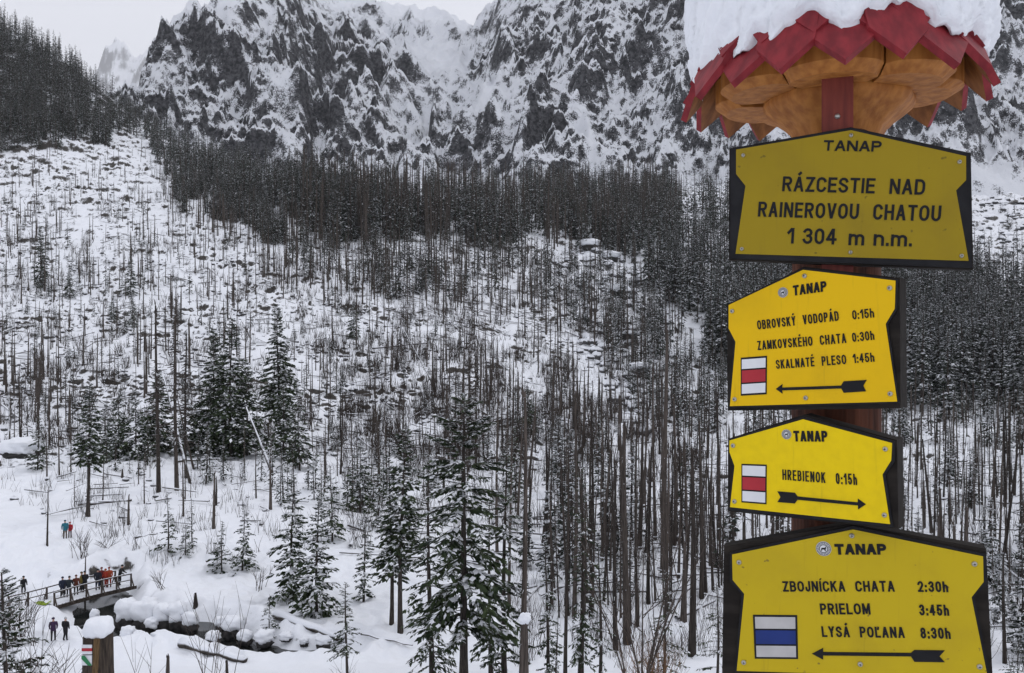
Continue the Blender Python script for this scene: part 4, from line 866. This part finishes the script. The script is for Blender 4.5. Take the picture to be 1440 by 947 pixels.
def logs(n, pts, seed, l0, l1, r0, r1, thin=None):
    r = scatter(n, pts, seed, thin=thin)[0]; g = np.random.default_rng(seed + 500)
    for p in r:
        L = g.uniform(l0, l1); a = g.normal(0, .45) if g.uniform() < .45 else g.uniform(0, 3.14); dx, dy = math.cos(a) * L / 2, math.sin(a) * L / 2
        e = np.array([[p[0] - dx, p[1] - dy, 0], [p[0], p[1], 0], [p[0] + dx, p[1] + dy, 0]]); gz = ground(e[:, 0], e[:, 1]); lo = g.uniform(0, .5)
        e[0, 2], e[2, 2] = gz[0] + .1 + lo, gz[2] + .1 + g.uniform(0, .5); e[1, 2] = (e[0, 2] + e[2, 2]) / 2; rr = g.uniform(r0, r1)
        v, q = tri_tube(e, [rr, rr * .85, rr * .6], 6); parts.append((v, q, 0))
logs(900, [(0, 250), (240, 240), (420, 330), (900, 370), (1000, 560), (700, 640), (0, 640)], 81, 2, 9, .10, .22)
logs(260, [(560, 340), (860, 380), (880, 480), (540, 460)], 82, 4, 13, .14, .26)
logs(260, [(480, 560), (1040, 560), (1050, 860), (480, 800)], 83, 2, 8, .08, .2)
logs(40, [(0, 640), (420, 640), (420, 740), (0, 740)], 84, 1.5, 5, .07, .14)
logs(60, [(1275, 590), (1440, 580), (1440, 900), (1400, 900)], 85, 2, 6, .08, .18)
V, Q, Mi = join(parts)
tag(link('fallen_wood', mesh_np('fallen_wood', V, Q, [M['log']], smooth=True)), 'countless snow dusted windthrown logs lying across the slope', 'fallen wood', kind='stuff')
# rock lumps in the snow of the slope
ico = []
def rock_lump(seed, n=8, m=5):
    g = np.random.default_rng(seed); V = []
    for i in range(m + 1):
        for k in range(n):
            th = math.pi * i / m; ph = 2 * math.pi * k / n; r = 1 + g.uniform(-.28, .22); V.append((math.sin(th) * math.cos(ph) * r, math.sin(th) * math.sin(ph) * r, math.cos(th) * r * .8))
    i = np.arange((m + 1) * n).reshape(m + 1, n); return np.array(V), np.stack([i[:-1], i[1:], np.roll(i[1:], -1, 1), np.roll(i[:-1], -1, 1)], -1).reshape(-1, 4)
RL = [rock_lump(i) for i in range(8)]; parts = []
def lumps(n, pts, seed, s0, s1, thin=None):
    g = np.random.default_rng(seed + 900)
    for p in scatter(n, pts, seed, thin=thin)[0]:
        v, q = RL[int(g.integers(8))]; s = g.uniform(s0, s1) * np.array([g.uniform(.7, 1.3), g.uniform(.8, 1.2), g.uniform(.8, 1.4)]); parts.append((v * s + p + [0, 0, s[2] * .02], q, 0))
lumps(2300, [(-250, 230), (0, 215), (230, 210), (420, 330), (900, 370), (1000, 560), (700, 640), (0, 640)], 91, .22, .85, thin=clump(91, -.02, .32))
lumps(250, [(760, 330), (880, 340), (960, 500), (900, 620), (820, 500)], 92, .8, 2.6)
lumps(200, [(480, 620), (1040, 600), (1050, 800), (480, 760)], 93, .18, .45)
lumps(40, [(0, 650), (420, 650), (420, 740), (0, 740)], 94, .2, .45)
lumps(420, [(1365, 245), (1780, 235), (1780, 410), (1370, 400)], 95, 1.0, 3.0)
V, Q, Mi = join(parts)
tag(link('snowy_rubble', mesh_np('snowy_rubble', V, Q, [M['rock']], smooth=True)), 'dark rubble half buried in snow over the whole slope', 'rubble', kind='stuff')

# ------------------------------------------------------------------ single logs, stumps, boulders, bushes
def log_thing(a, b, r, label, lift=.2, zb=None):
    A = P1(*a); B = P1(*b) if zb is None else at(b[0], b[1], zb)
    mb = MB(); pts = [A.lerp(B, i / 6) + Vector((0, 0, lift + .06 * math.sin(i * 2.1))) for i in range(7)]; c = sum(pts, Vector()) / 7
    t = empty('fallen_log', c); mb.tube([p - c for p in pts], [r * (1 - .06 * i) for i in range(7)], 9); mb.build('trunk', M['log'], t, True)
    g = random.Random(int(a[0])); m2 = MB()
    for i in range(5):
        f = g.uniform(.2, .95); p = A.lerp(B, f) - c + Vector((0, 0, lift)); m2.tube([p, p + Vector((g.uniform(-.4, .4), g.uniform(-.5, .3), g.uniform(.2, .8)))], [r * .18, r * .06], 4)
    tag(t, label, 'log', 'fallen logs'); 
log_thing((190, 758), (221, 752), .16, 'short dark log on the snow left of the tiny spruces', .15)
log_thing((110, 712), (185, 705), .28, 'dark fallen trunk at the snow rim above the two hikers', .2)
log_thing((290, 797), (326, 784), .13, 'thin tilted log leaning under the two small snowy spruces', .5)
log_thing((388, 868), (482, 903), .42, 'thick snow covered log lying by the stream', .25)
log_thing((255, 908), (345, 932), .38, 'snow laden log beside the lower stream bend', .2)
log_thing((508, 898), (580, 914), .10, 'thin bare log lying on smooth snow beside the slender spruce', .35)
log_thing((185, 633), (250, 640), .26, 'pale snow topped log in front of the dark spruce clump', .5)
log_thing((250, 652), (330, 648), .24, 'long log at the foot of the dark spruce clump', .4)
log_thing((430, 348), (515, 360), .32, 'long pale log crossing the upper slope', .8)
log_thing((540, 376), (600, 392), .36, 'slanting snowy log below the dead stand', .6)
log_thing((0, 571), (45, 606), .2, 'tilted thin log at the left end of the slope', .6)
log_thing((590, 402), (690, 406), .34, 'long level log in the windthrow below the forest band', .6)
log_thing((524, 492), (600, 484), .28, 'level snow topped log on the open middle slope', .4)
log_thing((800, 528), (818, 572), .3, 'pale log pointing downhill left of the plank bridge', .4)
def leaner(a, base_py, b, r, label):
    A = P1(a[0], base_py); B = at(b[0], b[1], A.y + 1.5); t = empty('leaning_trunk', A)
    mb = MB(); mb.tube([(B - A) * f + Vector((0, 0, -.3 * (1 - f))) for f in (0, .25, .5, .75, 1)], [r, r * .9, r * .75, r * .55, r * .3], 8); mb.build('trunk', M['log'], t, True); tag(t, label, 'dead tree', 'leaning trunks')
    m2 = MB(); g = random.Random(int(a[0]))
    for i in range(9):
        p = (B - A) * g.uniform(.3, .97); m2.tube([p, p + Vector((g.uniform(-.8, .8), g.uniform(-.5, .5), g.uniform(-.2, .6)))], [.03, .012], 4)
    m2.build('bare_crown', M['dead_twig'], t)
leaner((268, 0), 680, (226, 512), .2, 'long pale trunk leaning left against the dark spruce clump'); leaner((385, 0), 668, (346, 572), .24, 'pale broken trunk leaning left over an upturned root plate'); leaner((14, 0), 630, (12, 520), .14, 'thin dark trunk standing tilted at the far left slope')
leaner((612, 0), 545, (566, 460), .16, 'slim trunk leaning left among the middle dead trunks')
def blob(c, d, seed, n=26, m=14, rough=.16, flat=0.):
    mb = MB(); V = []; 
    for i in range(m + 1):
        for k in range(n):
            th = math.pi * i / m; ph = 2 * math.pi * k / n; x, y, z = math.sin(th) * math.cos(ph), math.sin(th) * math.sin(ph), math.cos(th)
            r = 1 + rough * float(fbm(x * 1.6 + seed * 3.1, y * 1.6 + z * 2.2 + seed, 3, seed)); p = 3.2 if flat else 2
            q = (abs(x) ** p + abs(y) ** p + abs(z) ** p) ** (1 / p) if flat else 1; V.append((c[0] + x * r / q * d[0] / 2, c[1] + y * r / q * d[1] / 2, c[2] + z * r / q * d[2] / 2))
    mb.add(V, [(i * n + k, (i + 1) * n + k, (i + 1) * n + (k + 1) % n, i * n + (k + 1) % n) for i in range(m) for k in range(n)]); return mb
M['bare_rock'] = m_simple('dark_boulder', (.012, .012, .013), (.05, .046, .044), 3, .8, .3, bump=.8, bd=.08)
def boulder(px, py, dep, wd, hr, hs, label, seed):
    """px, py: the foot; wd: width, hr: rock height showing, hs: snow height"""
    p = at(px, py, dep); t = empty('boulder', p); tag(t, label, 'boulder', 'snow capped boulders by the stream')
    blob((0, 0, hr * .2), (wd, wd * .9, hr * 2.0), seed, rough=.22, flat=1).build('rock', M['bare_rock'], t, True)
    blob((0, 0, hr + hs * .32), (wd * 1.10, wd, hs * 1.35), seed + 50, rough=.24, flat=1).build('snow_cap', M['snow'], t, True)
for a in ((178, 878, 69.2, 1.55, .75, 1.25, 'tall snow pillow boulder over the pool, first of the row'), (206, 880, 69.0, 1.85, .75, 1.35, 'biggest snow pillow boulder over the pool, mid row'), (231, 880, 68.2, 1.35, .8, .95, 'square snow capped boulder right of the biggest one'), (250, 879, 67.8, 1.3, .7, 1.1, 'snow capped boulder at the right end of the pool row'),
          (214, 882, 67.6, .95, .12, .62, 'round white snow ball rock standing in the pool'), (133, 870, 69.4, .62, .05, .7, 'small round snow lump at the pool corner under the bridge'), (268, 884, 67.2, 1.1, .5, .8, 'boulder with thin snow beside the pointed stump'), (330, 892, 66.2, 1.5, .55, .9, 'lone snow capped boulder right of the pool'), (312, 884, 66.6, .9, .35, .6, 'low dark boulder between pool and lone boulder'),
          (180, 896, 64.6, .95, .2, .6, 'low snow lump on the near pool rim, left one'), (196, 902, 64.0, .8, .3, .5, 'dark based snow lump on the near pool rim'), (226, 900, 64.2, 1.2, .12, .55, 'flat snow lump on the near pool rim, right one'), (345, 903, 64.6, 1.0, .3, .6, 'snow lump on the stones by the stream bend'), (372, 905, 64.2, 1.2, .3, .7, 'snow lump beside the tiny spruce by the stream'),
          (402, 900, 64.4, .8, .15, .4, 'snow lump below the broad snowy spruces'), (428, 907, 64.0, .6, .2, .35, 'small snow lump by the stream under broad spruces'), (455, 909, 63.4, 1.0, .35, .4, 'snow lump at the stream end by the small young spruce'), (30, 640, 128, 4.4, .6, 2.0, 'big snow domed boulder at the left margin of the slope'), (300, 905, 63.4, .9, .4, .5, 'snow capped stone on the lower stream bank')):
    boulder(*a, seed=int(a[0]))
# bare bushes
def bush(px, py, dep, n, h, w, spread, mat, label, seed, fan=.35):
    p = at(px, py, dep) if dep else P1(px, py); p = Vector((p.x, p.y, G(p.x, p.y))) if dep and dep > 30 else p; g = np.random.default_rng(seed); t = empty('bare_bush', p); tag(t, label, 'bush', 'bare bushes in the snow')
    b = np.stack([g.normal(0, spread * .3, n), g.normal(0, spread * .3, n), np.zeros(n)], 1); pr = []
    for k in range(n):
        d = nrmz(np.array([g.normal(0, fan), g.normal(0, fan), 1.])); L = h * g.uniform(.55, 1.); pts = [b[k] + d * L * f + np.array([d[0], d[1], 0]) * L * .25 * f * f for f in (0, .3, .65, 1.)]; pr.append((*tri_tube(pts, [w, w * .8, w * .55, w * .25], 4), 0))
        for j in range(4):
            f = g.uniform(.3, .8); q = b[k] + d * L * f; d2 = nrmz(d + g.normal(0, .45, 3) * [1, 1, .3]); pr.append((*tri_tube([q, q + d2 * L * .2, q + d2 * L * .38], [w * .5, w * .4, w * .2], 3), 0))
    V, Q, _ = join(pr); link('branches', mesh_np('bush', V, Q, [mat]), t)
bush(18, 812, 62, 46, 4.2, .032, 2.6, M['twig'], 'big grey bare bush behind the nearest spruce top', 1, .5); bush(115, 838, 82, 12, 3.2, .03, 1.2, M['twig'], 'thin bare bush behind the footbridge railing', 2, .25)
bush(918, 960, 33, 60, 3.0, .016, 1.3, M['willow'], 'red-brown willow bush under the ragged spruce', 3, .16); bush(898, 1000, 27, 7, 6.6, .035, .5, M['twig'], 'tall bare young tree with upright branches left of the willow', 4, .2)
bush(60, 985, 17, 16, 1.7, .010, 1.3, M['twig'], 'fine bare twigs beside the marker stump', 5, .35); bush(30, 1010, 15, 14, 1.7, .009, 1.2, M['twig'], 'fine bare twigs below the nearest spruce top', 6, .4); bush(300, 985, 24, 8, 3.2, .012, 1., M['twig'], 'tall thin bare stems right of the marker stump', 7, .18); bush(218, 990, 26, 2, 3.0, .014, .4, M['twig'], 'single thin bare stem between the two grey stubs', 8, .12)
bush(365, 830, None, 9, 2.4, .026, .9, M['twig'], 'small bare bush right of the small snowy spruces', 9, .3); bush(228, 828, None, 9, 2.2, .022, .9, M['twig'], 'small bare bush above the pool row', 10, .3); bush(150, 770, None, 14, 1.6, .022, .9, M['dead_twig'], 'low dark bush on the snow above the footbridge', 11, .8); bush(490, 960, 36, 6, 2.2, .012, .8, M['twig'], 'fine bare stems under the small young spruce', 12, .2)
bush(740, 880, None, 10, 2.2, .02, 1., M['twig'], 'bare bush beside the thick snow capped snag', 13, .3); bush(400, 850, None, 6, 1.6, .016, .7, M['twig'], 'tiny bare bush below the broad snowy spruces', 14, .3)
bush(650, 640, None, 60, 7, .05, 5, M['dead_twig'], 'brown twiggy thicket among the dead trunks of the middle slope', 15, .35)
# snow on the thick snag
rt, H, r = CAPS[0]; o = blob((0, 0, 0), (r * 2.0, r * 2.0, .5), 3, rough=.25).build('snow_cap', M['snow'], None, True); o.location = rt.location + Vector((0, 0, H + .12)); tag(o, 'small white snow cap on the thick broken snag', 'snow', 'snow caps')

# ------------------------------------------------------------------ footbridge
M['bridge_wood'] = m_simple('weathered_bridge_wood', (.035, .028, .024), (.09, .072, .06), 5, .8, .2, snow=(.86, .96, 2, .3))
bz = -22.35; A = Vector((-38.05, 70.8, bz)); Dr = Vector((.56, .828, 0)).normalized(); Nr = Vector((-Dr.y, Dr.x, 0)); LB = 6.9; WB = 1.9
def bp(t, s, h=0): return Dr * t + Nr * s + Vector((0, 0, h + 0.09 * math.sin(math.pi * min(max(t / LB, 0), 1))))
br = empty('footbridge', A); tag(br, 'wooden footbridge with cross braced railings over the stream full of hikers', 'bridge')
mb = MB()
for i in range(24):
    t0 = -.2 + i * (LB + .4) / 24; q0, q1 = bp(t0 + .14, -.12, -.06), bp(t0 + .14, WB + .12, -.06); mb.bar(q0, q1, .26, .09)
mb.build('deck', M['bridge_wood'], br)
mb = MB(); n = 24; V = []
for i in range(n + 1):
    t0 = -.1 + (LB + .2) * i / n
    for s, h in ((.02, -.02), (.1, .10), (.5, .14 + .03 * math.sin(i * 1.7)), (1., .10), (1.4, .15 + .03 * math.sin(i * 2.3)), (1.8, .1), (1.88, -.02)): V.append(bp(t0, s, h))
mb.add(V, [(i * 7 + k, i * 7 + k + 1, i * 7 + k + 8, i * 7 + k + 7) for i in range(n) for k in range(6)]); mb.build('deck_snow', M['snow'], br, True)
for s in (.15, WB - .15):
    mb = MB(); pts = [bp(-.6 + (LB + 1.2) * i / 8, s, -.26) for i in range(9)]
    for p, q in zip(pts[:-1], pts[1:]): mb.bar(p, q, .26, .3)
    mb.build('beam', M['bridge_wood'], br)
def railing(s, t0, t1, k):
    hr = MB(); mr = MB()
    for i in range(k - 1):
        a, b = t0 + (t1 - t0) * i / (k - 1), t0 + (t1 - t0) * (i + 1) / (k - 1)
        hr.bar(bp(a, s, 1.08), bp(b, s, 1.08), .10, .10); mr.bar(bp(a, s, .55), bp(b, s, .55), .07, .08)
    hr.build('handrail', M['bridge_wood'], br); mr.build('middle_rail', M['bridge_wood'], br)
    for i in range(k):
        a = t0 + (t1 - t0) * i / (k - 1); sg = -1 if s < 1 else 1
        m2 = MB(); m2.bar(bp(a, s, -.2), bp(a, s, 1.12), .12); m2.build('railing_post', M['bridge_wood'], br)
        m3 = MB(); m3.bar(bp(a, s + sg * .05, .75), bp(a, s + sg * .5, -.12), .08); m3.build('brace', M['bridge_wood'], br)
railing(-.05, .05, LB, 6); railing(WB + .05, -2.6, LB - .3, 7)
sl_ = empty('sledge', P1(60, 851)); tag(sl_, 'lime green plastic sledge lying on snow at the bridge foot', 'sledge')
M['lime'] = m_simple('lime_plastic', (.30, .42, .02), (.34, .47, .03), 8, .4, .4)
mb = MB(); mb.add([(-.5, -.22, .05), (.4, -.22, .05), (.4, .22, .05), (-.5, .22, .05), (-.55, -.3, .22), (.45, -.3, .22), (.45, .3, .22), (-.55, .3, .22), (.62, -.2, .3), (.62, .2, .3)], [(0, 3, 2, 1), (0, 1, 5, 4), (2, 3, 7, 6), (3, 0, 4, 7), (1, 2, 9, 8), (1, 8, 5), (2, 6, 9)]); o = mb.build('tub', M['lime'], sl_); sm = o.modifiers.new('thickness', 'SOLIDIFY'); sm.thickness = .03
# little plank bridge far up the slope, and the dark cleft under it
pa, pb = P1(868, 456), P1(906, 456); y_ = min(pa.y, pb.y) - .5; a, b = at(866, 454, y_), at(908, 453, y_); t = empty('plank_bridge', a); tag(t, 'far small snow topped plank bridge in the dark cleft of the slope', 'bridge')
mb = MB(); mb.bar((0, 0, 0), b - a, 1.3, .25); mb.build('deck', M['bridge_wood'], t); mb = MB(); mb.bar((0, 0, .22), (b - a) + Vector((0, 0, .22)), 1.2, .18); mb.build('deck_snow', M['snow'], t)
mb = MB()
for q in (0, .25, .5, .75, 1): mb.bar((b - a) * q + Vector((0, .6, .1)), (b - a) * q + Vector((0, .6, 1.3)), .14)
mb.bar((0, .6, 1.3), (b - a) + Vector((0, .6, 1.3)), .12); mb.build('railing', M['bridge_wood'], t)
for px, py, wd, hr, hs, lb in ((830, 350, 9, 2.2, 3.2, 'large snow domed rock outcrop at the forest margin'), (858, 366, 8, 2.0, 2.8, 'second snow domed outcrop right of the largest one'), (868, 412, 7, 1.5, 2.6, 'snow covered outcrop above the plank bridge'), (884, 480, 6, 2.6, 1.2, 'dark outcrop right under the plank bridge'), (900, 528, 6, 2.4, 1.6, 'dark outcrop lower down the cleft')):
    p = P1(px, py); boulder(px, py, p.y, wd, hr, hs, lb, px); 

# ------------------------------------------------------------------ marker stump
t = empty('marker_stump', at(138, 1010, 10)); tag(t, 'dark weathered stump painted with red, white and green trail marks', 'stump'); zt = -(893 - CY) / F * 10 - t.location.z
M['stump'] = m_simple('weathered_stump', (.018, .014, .012), (.075, .058, .045), 4, .85, .2, sc=(14, 14, 1.4), bump=.8, bd=.02)
M['split_wood'] = m_simple('split_pale_wood', (.06, .036, .016), (.15, .095, .045), 4, .8, .2, sc=(16, 16, 1.5), bump=.6, bd=.01)
mb = MB(); mb.lathe([(.205, -.4), (.18, .2), (.163, zt * .6), (.156, zt), (.10, zt + .01), (.001, zt + .01)], 28, fn=lambda r, z, a, i: (r * (1 + .05 * math.sin(a * 5 + 1) + .03 * math.sin(a * 11)), z)); mb.build('trunk', M['stump'], t, True)
mb = MB(); mb.box((.05, -.160, zt - .25), (.06, .03, .52), Matrix.Rotation(.05, 3, 'Y')); mb.build('split_strip', M['split_wood'], t)
def mark(x, z, h, m, nm, tri=None):
    mb = MB()
    if tri: mb.add([(x + a, -.178, z + b) for a, b in tri], [tuple(range(len(tri)))])
    else: mb.box((x, -.166, z), (.118, .012, h))
    return mb.build(nm, m, t)
for z, h, m in ((zt - .075, .036, 'white_paint'), (zt - .112, .034, 'red_paint'), (zt - .148, .034, 'white_paint')): mark(-.048, z, h, M[m], 'painted_stripe')
mark(-.048, zt - .235, .115, M['white_paint'], 'painted_square'); tr = mark(-.048, zt - .235, 0, M['green_paint'], 'painted_diagonal', [(-.059, .02), (.015, -.0575), (.059, -.0575), (.059, -.05), (-.02, .0575), (-.059, .0575)])
o = blob((0, 0, 0), (.30, .31, .225), 9, flat=1, rough=.12).build('snow_cap', M['snow_cap'], None, True); o.location = t.location + Vector((.005, 0, zt + .09)); tag(o, 'tall smooth snow cap on the marker stump', 'snow', 'snow caps')

# ------------------------------------------------------------------ hikers
def skin_mesh(js, es, name):
    me = bpy.data.meshes.new(name); me.from_pydata([j[0] for j in js], es, []); o = bpy.data.objects.new(name, me); COL.objects.link(o)
    md = o.modifiers.new('s', 'SKIN'); md.use_smooth_shade = True; o.modifiers.new('d', 'SUBSURF').levels = 1
    for i, j in enumerate(js):
        sv = me.skin_vertices[0].data[i]; sv.radius = (j[1], j[2] if len(j) > 2 else j[1]); sv.use_root = (i == 0)
    dg = bpy.context.evaluated_depsgraph_get(); out = bpy.data.meshes.new_from_object(o.evaluated_get(dg)); bpy.data.objects.remove(o); return out
CLO = {}
def cloth(c):
    if c not in CLO: CLO[c] = m_simple('cloth', tuple(x * .75 for x in c), c, 9, .8, .2)
    return CLO[c]
M['skin'] = m_simple('skin', (.42, .24, .17), (.5, .3, .22), 9, .6, .3)
def person(loc, face, h, jacket, legs, hat, label, arm=0., lean=0., stride=.06, pack=None, pole=False, group='hikers'):
    s = h / 1.72; f = lean; hip = .92
    js = [((0, 0, hip), .175, .135), ((0, -f * .12, 1.12), .17, .13), ((0, -f * .3, 1.36), .18, .125), ((0, -f * .38, 1.47), .07, .06), ((0, -f * .42 - .01, 1.55), .075, .085), ((0, -f * .45 - .015, 1.66), .078, .09), ((0, -f * .45 - .01, 1.72), .05, .06)]
    es = [(0, 1), (1, 2), (2, 3), (3, 4), (4, 5), (5, 6)]
    for sd in (-1, 1):
        n = len(js); st = stride * sd
        js += [((sd * .10, 0, .84), .095, .10), ((sd * .11, -st * .6 - .02, .48), .07, .072), ((sd * .115, st * .5 + .03, .10), .055, .06), ((sd * .12, st * .5 - .11, .05), .045, .05)]; es += [(0, n), (n, n + 1), (n + 1, n + 2), (n + 2, n + 3)]
        n = len(js); ay = -f * .3; 
        js += [((sd * .21, ay, 1.40), .088, .085), ((sd * .26, ay - .02 - arm * .1, 1.14), .072, .072), ((sd * .23, ay - .10 - arm * .26, .93 + arm * .18), .045, .045), ((sd * .21, ay - .15 - arm * .32, .87 + arm * .2), .04, .05)]; es += [(2, n), (n, n + 1), (n + 1, n + 2), (n + 2, n + 3)]
    n = len(js); js.append(((0, -f * .45 - .12, 1.60), .018, .02)); es.append((5, n))
    me = skin_mesh(js, es, 'person_body'); me.transform(Matrix.Scale(s, 4))
    for m in (cloth(jacket), cloth(legs), M['skin'], cloth((.02, .018, .018))): me.materials.append(m)
    for p in me.polygons:
        c = p.center / s; k = 0
        if c.z > 1.50: k = 2
        elif c.z < .13: k = 3
        elif c.z < .80 and abs(c.x) < .2: k = 1
        elif c.z < .93 + arm * .2 and abs(c.x) > .16 and c.y < -.1 - arm * .2: k = 3
        p.material_index = k
    root = empty('person', loc, R(face)); tag(root, label, 'person', group); link('body', me, root)
    mb = MB(); c = Vector((0, -f * .45 - .005, 1.655)) * s
    mb.lathe([(.098, .0), (.105, .012), (.102, .05), (.085, .095), (.045, .125), (.001, .132)], 14, c, fn=lambda r, z, a, i: (r * s * (1 + .08 * abs(math.sin(a))), z * s)); mb.build('hat', cloth(hat), root, True)
    for sd in (-1, 1):
        m2 = MB(); m2.lathe([(.001, .008), (.008, 0), (.001, -.008)], 6, Vector((sd * .033, -f * .45 - .098, 1.635)) * s); m2.build('eye', M['black_paint'], root)
    if pack: blob((0, .17 * s - f * .2, 1.2 * s), (.32 * s, .22 * s, .46 * s), 4, 14, 8, .05, 1).build('backpack', cloth(pack), root, True)
    if pole:
        m2 = MB(); m2.tube([(.24, -.35, 0), (.22, -.22, 1.0)], .012, 6); m2.build('trekking_pole', M['steel'], root)
    return root
BK, NV, RD, OR_, PU, TE = (.018, .018, .02), (.02, .026, .05), (.32, .025, .022), (.36, .07, .03), (.045, .025, .06), (.03, .17, .23)
g0 = lambda px, py: P1(px, py)
person(P1(91.5, 758), 20, 1.85, TE, (.10, .075, .06), (.03, .09, .12), 'hiker in a teal jacket and brown trousers on the upper snow', stride=.03, arm=.2)
person(P1(98.5, 757), 10, 1.6, (.40, .022, .03), (.06, .035, .04), (.30, .03, .03), 'smaller hiker in a red jacket beside the teal one', stride=.03)
x_ = lambda px, y: (px - CX) / F * y
for px, pyf, fc, jk, lb, po, dep in ((75, 902, 205, PU, 'hiker in dark purple jacket with trekking pole on the near snow', True, 64), (92, 901, 170, BK, 'hiker in all black with pale hat on the near snow', False, 64)):
    p = P1(px, pyf); p.z = G(p.x, p.y); person(p, fc, 1.72, jk, BK, PU if po else (.5, .5, .52), lb, pole=po, stride=.07, pack=None)
def on_bridge(px, s):
    best = min((abs(proj(A + bp(t / 100, s))[0] - px), t / 100) for t in range(-20, int(LB * 100))); return A + bp(best[1], s, .1)
for px, s, h, jk, lg, ht, fc, lb, kw in (
    (88, 1.1, 1.74, NV, BK, NV, 40, 'hiker in navy jacket, first at the low end of the footbridge', dict(arm=.3)), (96.5, .7, 1.72, (.022, .028, .035), BK, BK, 190, 'hiker in dark slate jacket leaning on the railing, second on the footbridge', dict(lean=.4, arm=.6)),
    (107, .75, 1.70, (.12, .035, .022), BK, (.10, .03, .02), 30, 'hiker in brown-red jacket in the middle of the footbridge', dict(arm=.4, pack=(.03, .02, .02))), (114.5, 1.2, 1.72, (.20, .15, .03), BK, (.12, .08, .03), 100, 'hiker in mustard top half hidden on the footbridge', dict(arm=.2)), (119.5, .9, 1.78, BK, BK, BK, 215, 'tall hiker in black right of the mustard one', dict(arm=.5, lean=.2)),
    (137.5, .6, 1.80, (.02, .022, .032), NV, BK, 30, 'hiker in blackish blue left of the three in red', dict(arm=.4)), (143, 1.2, 1.72, (.16, .03, .03), BK, (.14, .03, .03), 10, 'hiker in dark red jacket beside the blackish blue one', dict(arm=.1)), (148.5, .8, 1.62, (.38, .04, .022), (.30, .04, .025), OR_, 330, 'smaller hiker in bright red overall on the footbridge', dict(arm=.3)), (153.5, .6, 1.76, OR_, (.26, .04, .025), (.2, .05, .04), 20, 'hiker in orange-red jacket and trousers on the footbridge', dict(arm=.4, pack=(.1, .02, .02))),
    (168, .5, 1.80, BK, BK, BK, 90, 'hiker in black bending at the high end of the footbridge', dict(lean=.5, arm=.7))):
    person(on_bridge(px, s), fc, h, jk, lg, ht, lb, stride=.05, **kw)
p = P1(33, 838); person(p, 60, 1.7, BK, BK, BK, 'lone hiker in black walking up to the footbridge', stride=.12, arm=.2)

# ------------------------------------------------------------------ labels of the trees
ORD = ['first', 'second', 'third', 'fourth', 'fifth', 'sixth', 'seventh', 'eighth', 'ninth', 'tenth', 'eleventh', 'twelfth']; NUM = ['', 'one', 'two', 'three', 'four', 'five', 'six', 'seven', 'eight', 'nine', 'ten', 'eleven', 'twelve']
LM = [((110, 835), 'the footbridge'), ((95, 745), 'the teal and red hikers'), ((270, 560), 'the dark spruce clump'), ((430, 770), 'the twin broad spruces'), ((327, 760), 'the two small snowy spruces'), ((566, 740), 'the long stemmed spruce'), ((651, 760), 'the tallest spruce'), ((738, 900), 'the snow capped snag'), ((915, 900), 'the willow bush'), ((885, 455), 'the plank bridge'),
      ((497, 450), 'the lone dark spruce'), ((835, 350), 'the snow domed outcrop'), ((1365, 670), 'the lone small spruce'), ((1020, 850), 'the blue striped sign'), ((1022, 500), 'the red striped arrow sign'), ((1024, 660), 'the Hrebienok sign'), ((1030, 290), 'the name board'), ((60, 360), 'the upper snowy spruces'), ((172, 440), 'the pair of mid slope spruces'), ((395, 500), 'the tall clump spruce'), ((655, 590), 'the brown thicket'), ((473, 354), 'the long pale log'), ((816, 680), 'the thin ragged spruce'), ((210, 885), 'the pool'), ((936, 640), 'the very tall bare trunk'), ((30, 620), 'the big left boulder'), ((640, 404), 'the long level log'), ((562, 488), 'the open snow log'), ((1425, 330), 'the rocky clearing'), ((1390, 480), 'the signs'), ((500, 255), 'the snow gully foot'), ((810, 550), 'the downhill pale log'), ((226, 512), 'the long leaning trunk'), ((1420, 840), 'the right slope foot')]
buckets = {}
for o, look in THINGS:
    px, py = proj(o.location); d, q, nm = min((math.hypot((px - a) / 1., py - b), (a, b), n) for (a, b), n in LM)
    dx, dy = px - q[0], py - q[1]; rel = 'by' if d < 22 else ('left of' if dx < 0 else 'right of') if abs(dx) > abs(dy) else ('above' if dy < 0 else 'below')
    buckets.setdefault((look, rel, nm), []).append((px, o))
for (look, rel, nm), l in buckets.items():
    l.sort(key=lambda a: a[0])
    for i, (px, o) in enumerate(l):
        n = len(l)
        if n == 1: o['label'] = f'{look} {rel} {nm}'
        elif n == 2: o['label'] = f"{'left' if i == 0 else 'right'} one of two {look}s {rel} {nm}".replace('spruces top', 'spruce tops')
        elif n <= 12: o['label'] = f'{ORD[i]} from left of {NUM[n]} {look}s {rel} {nm}'
        else: o['label'] = f'{look} in the dense row {rel} {nm}'; o['group'] = f'{look}s {rel} {nm}'
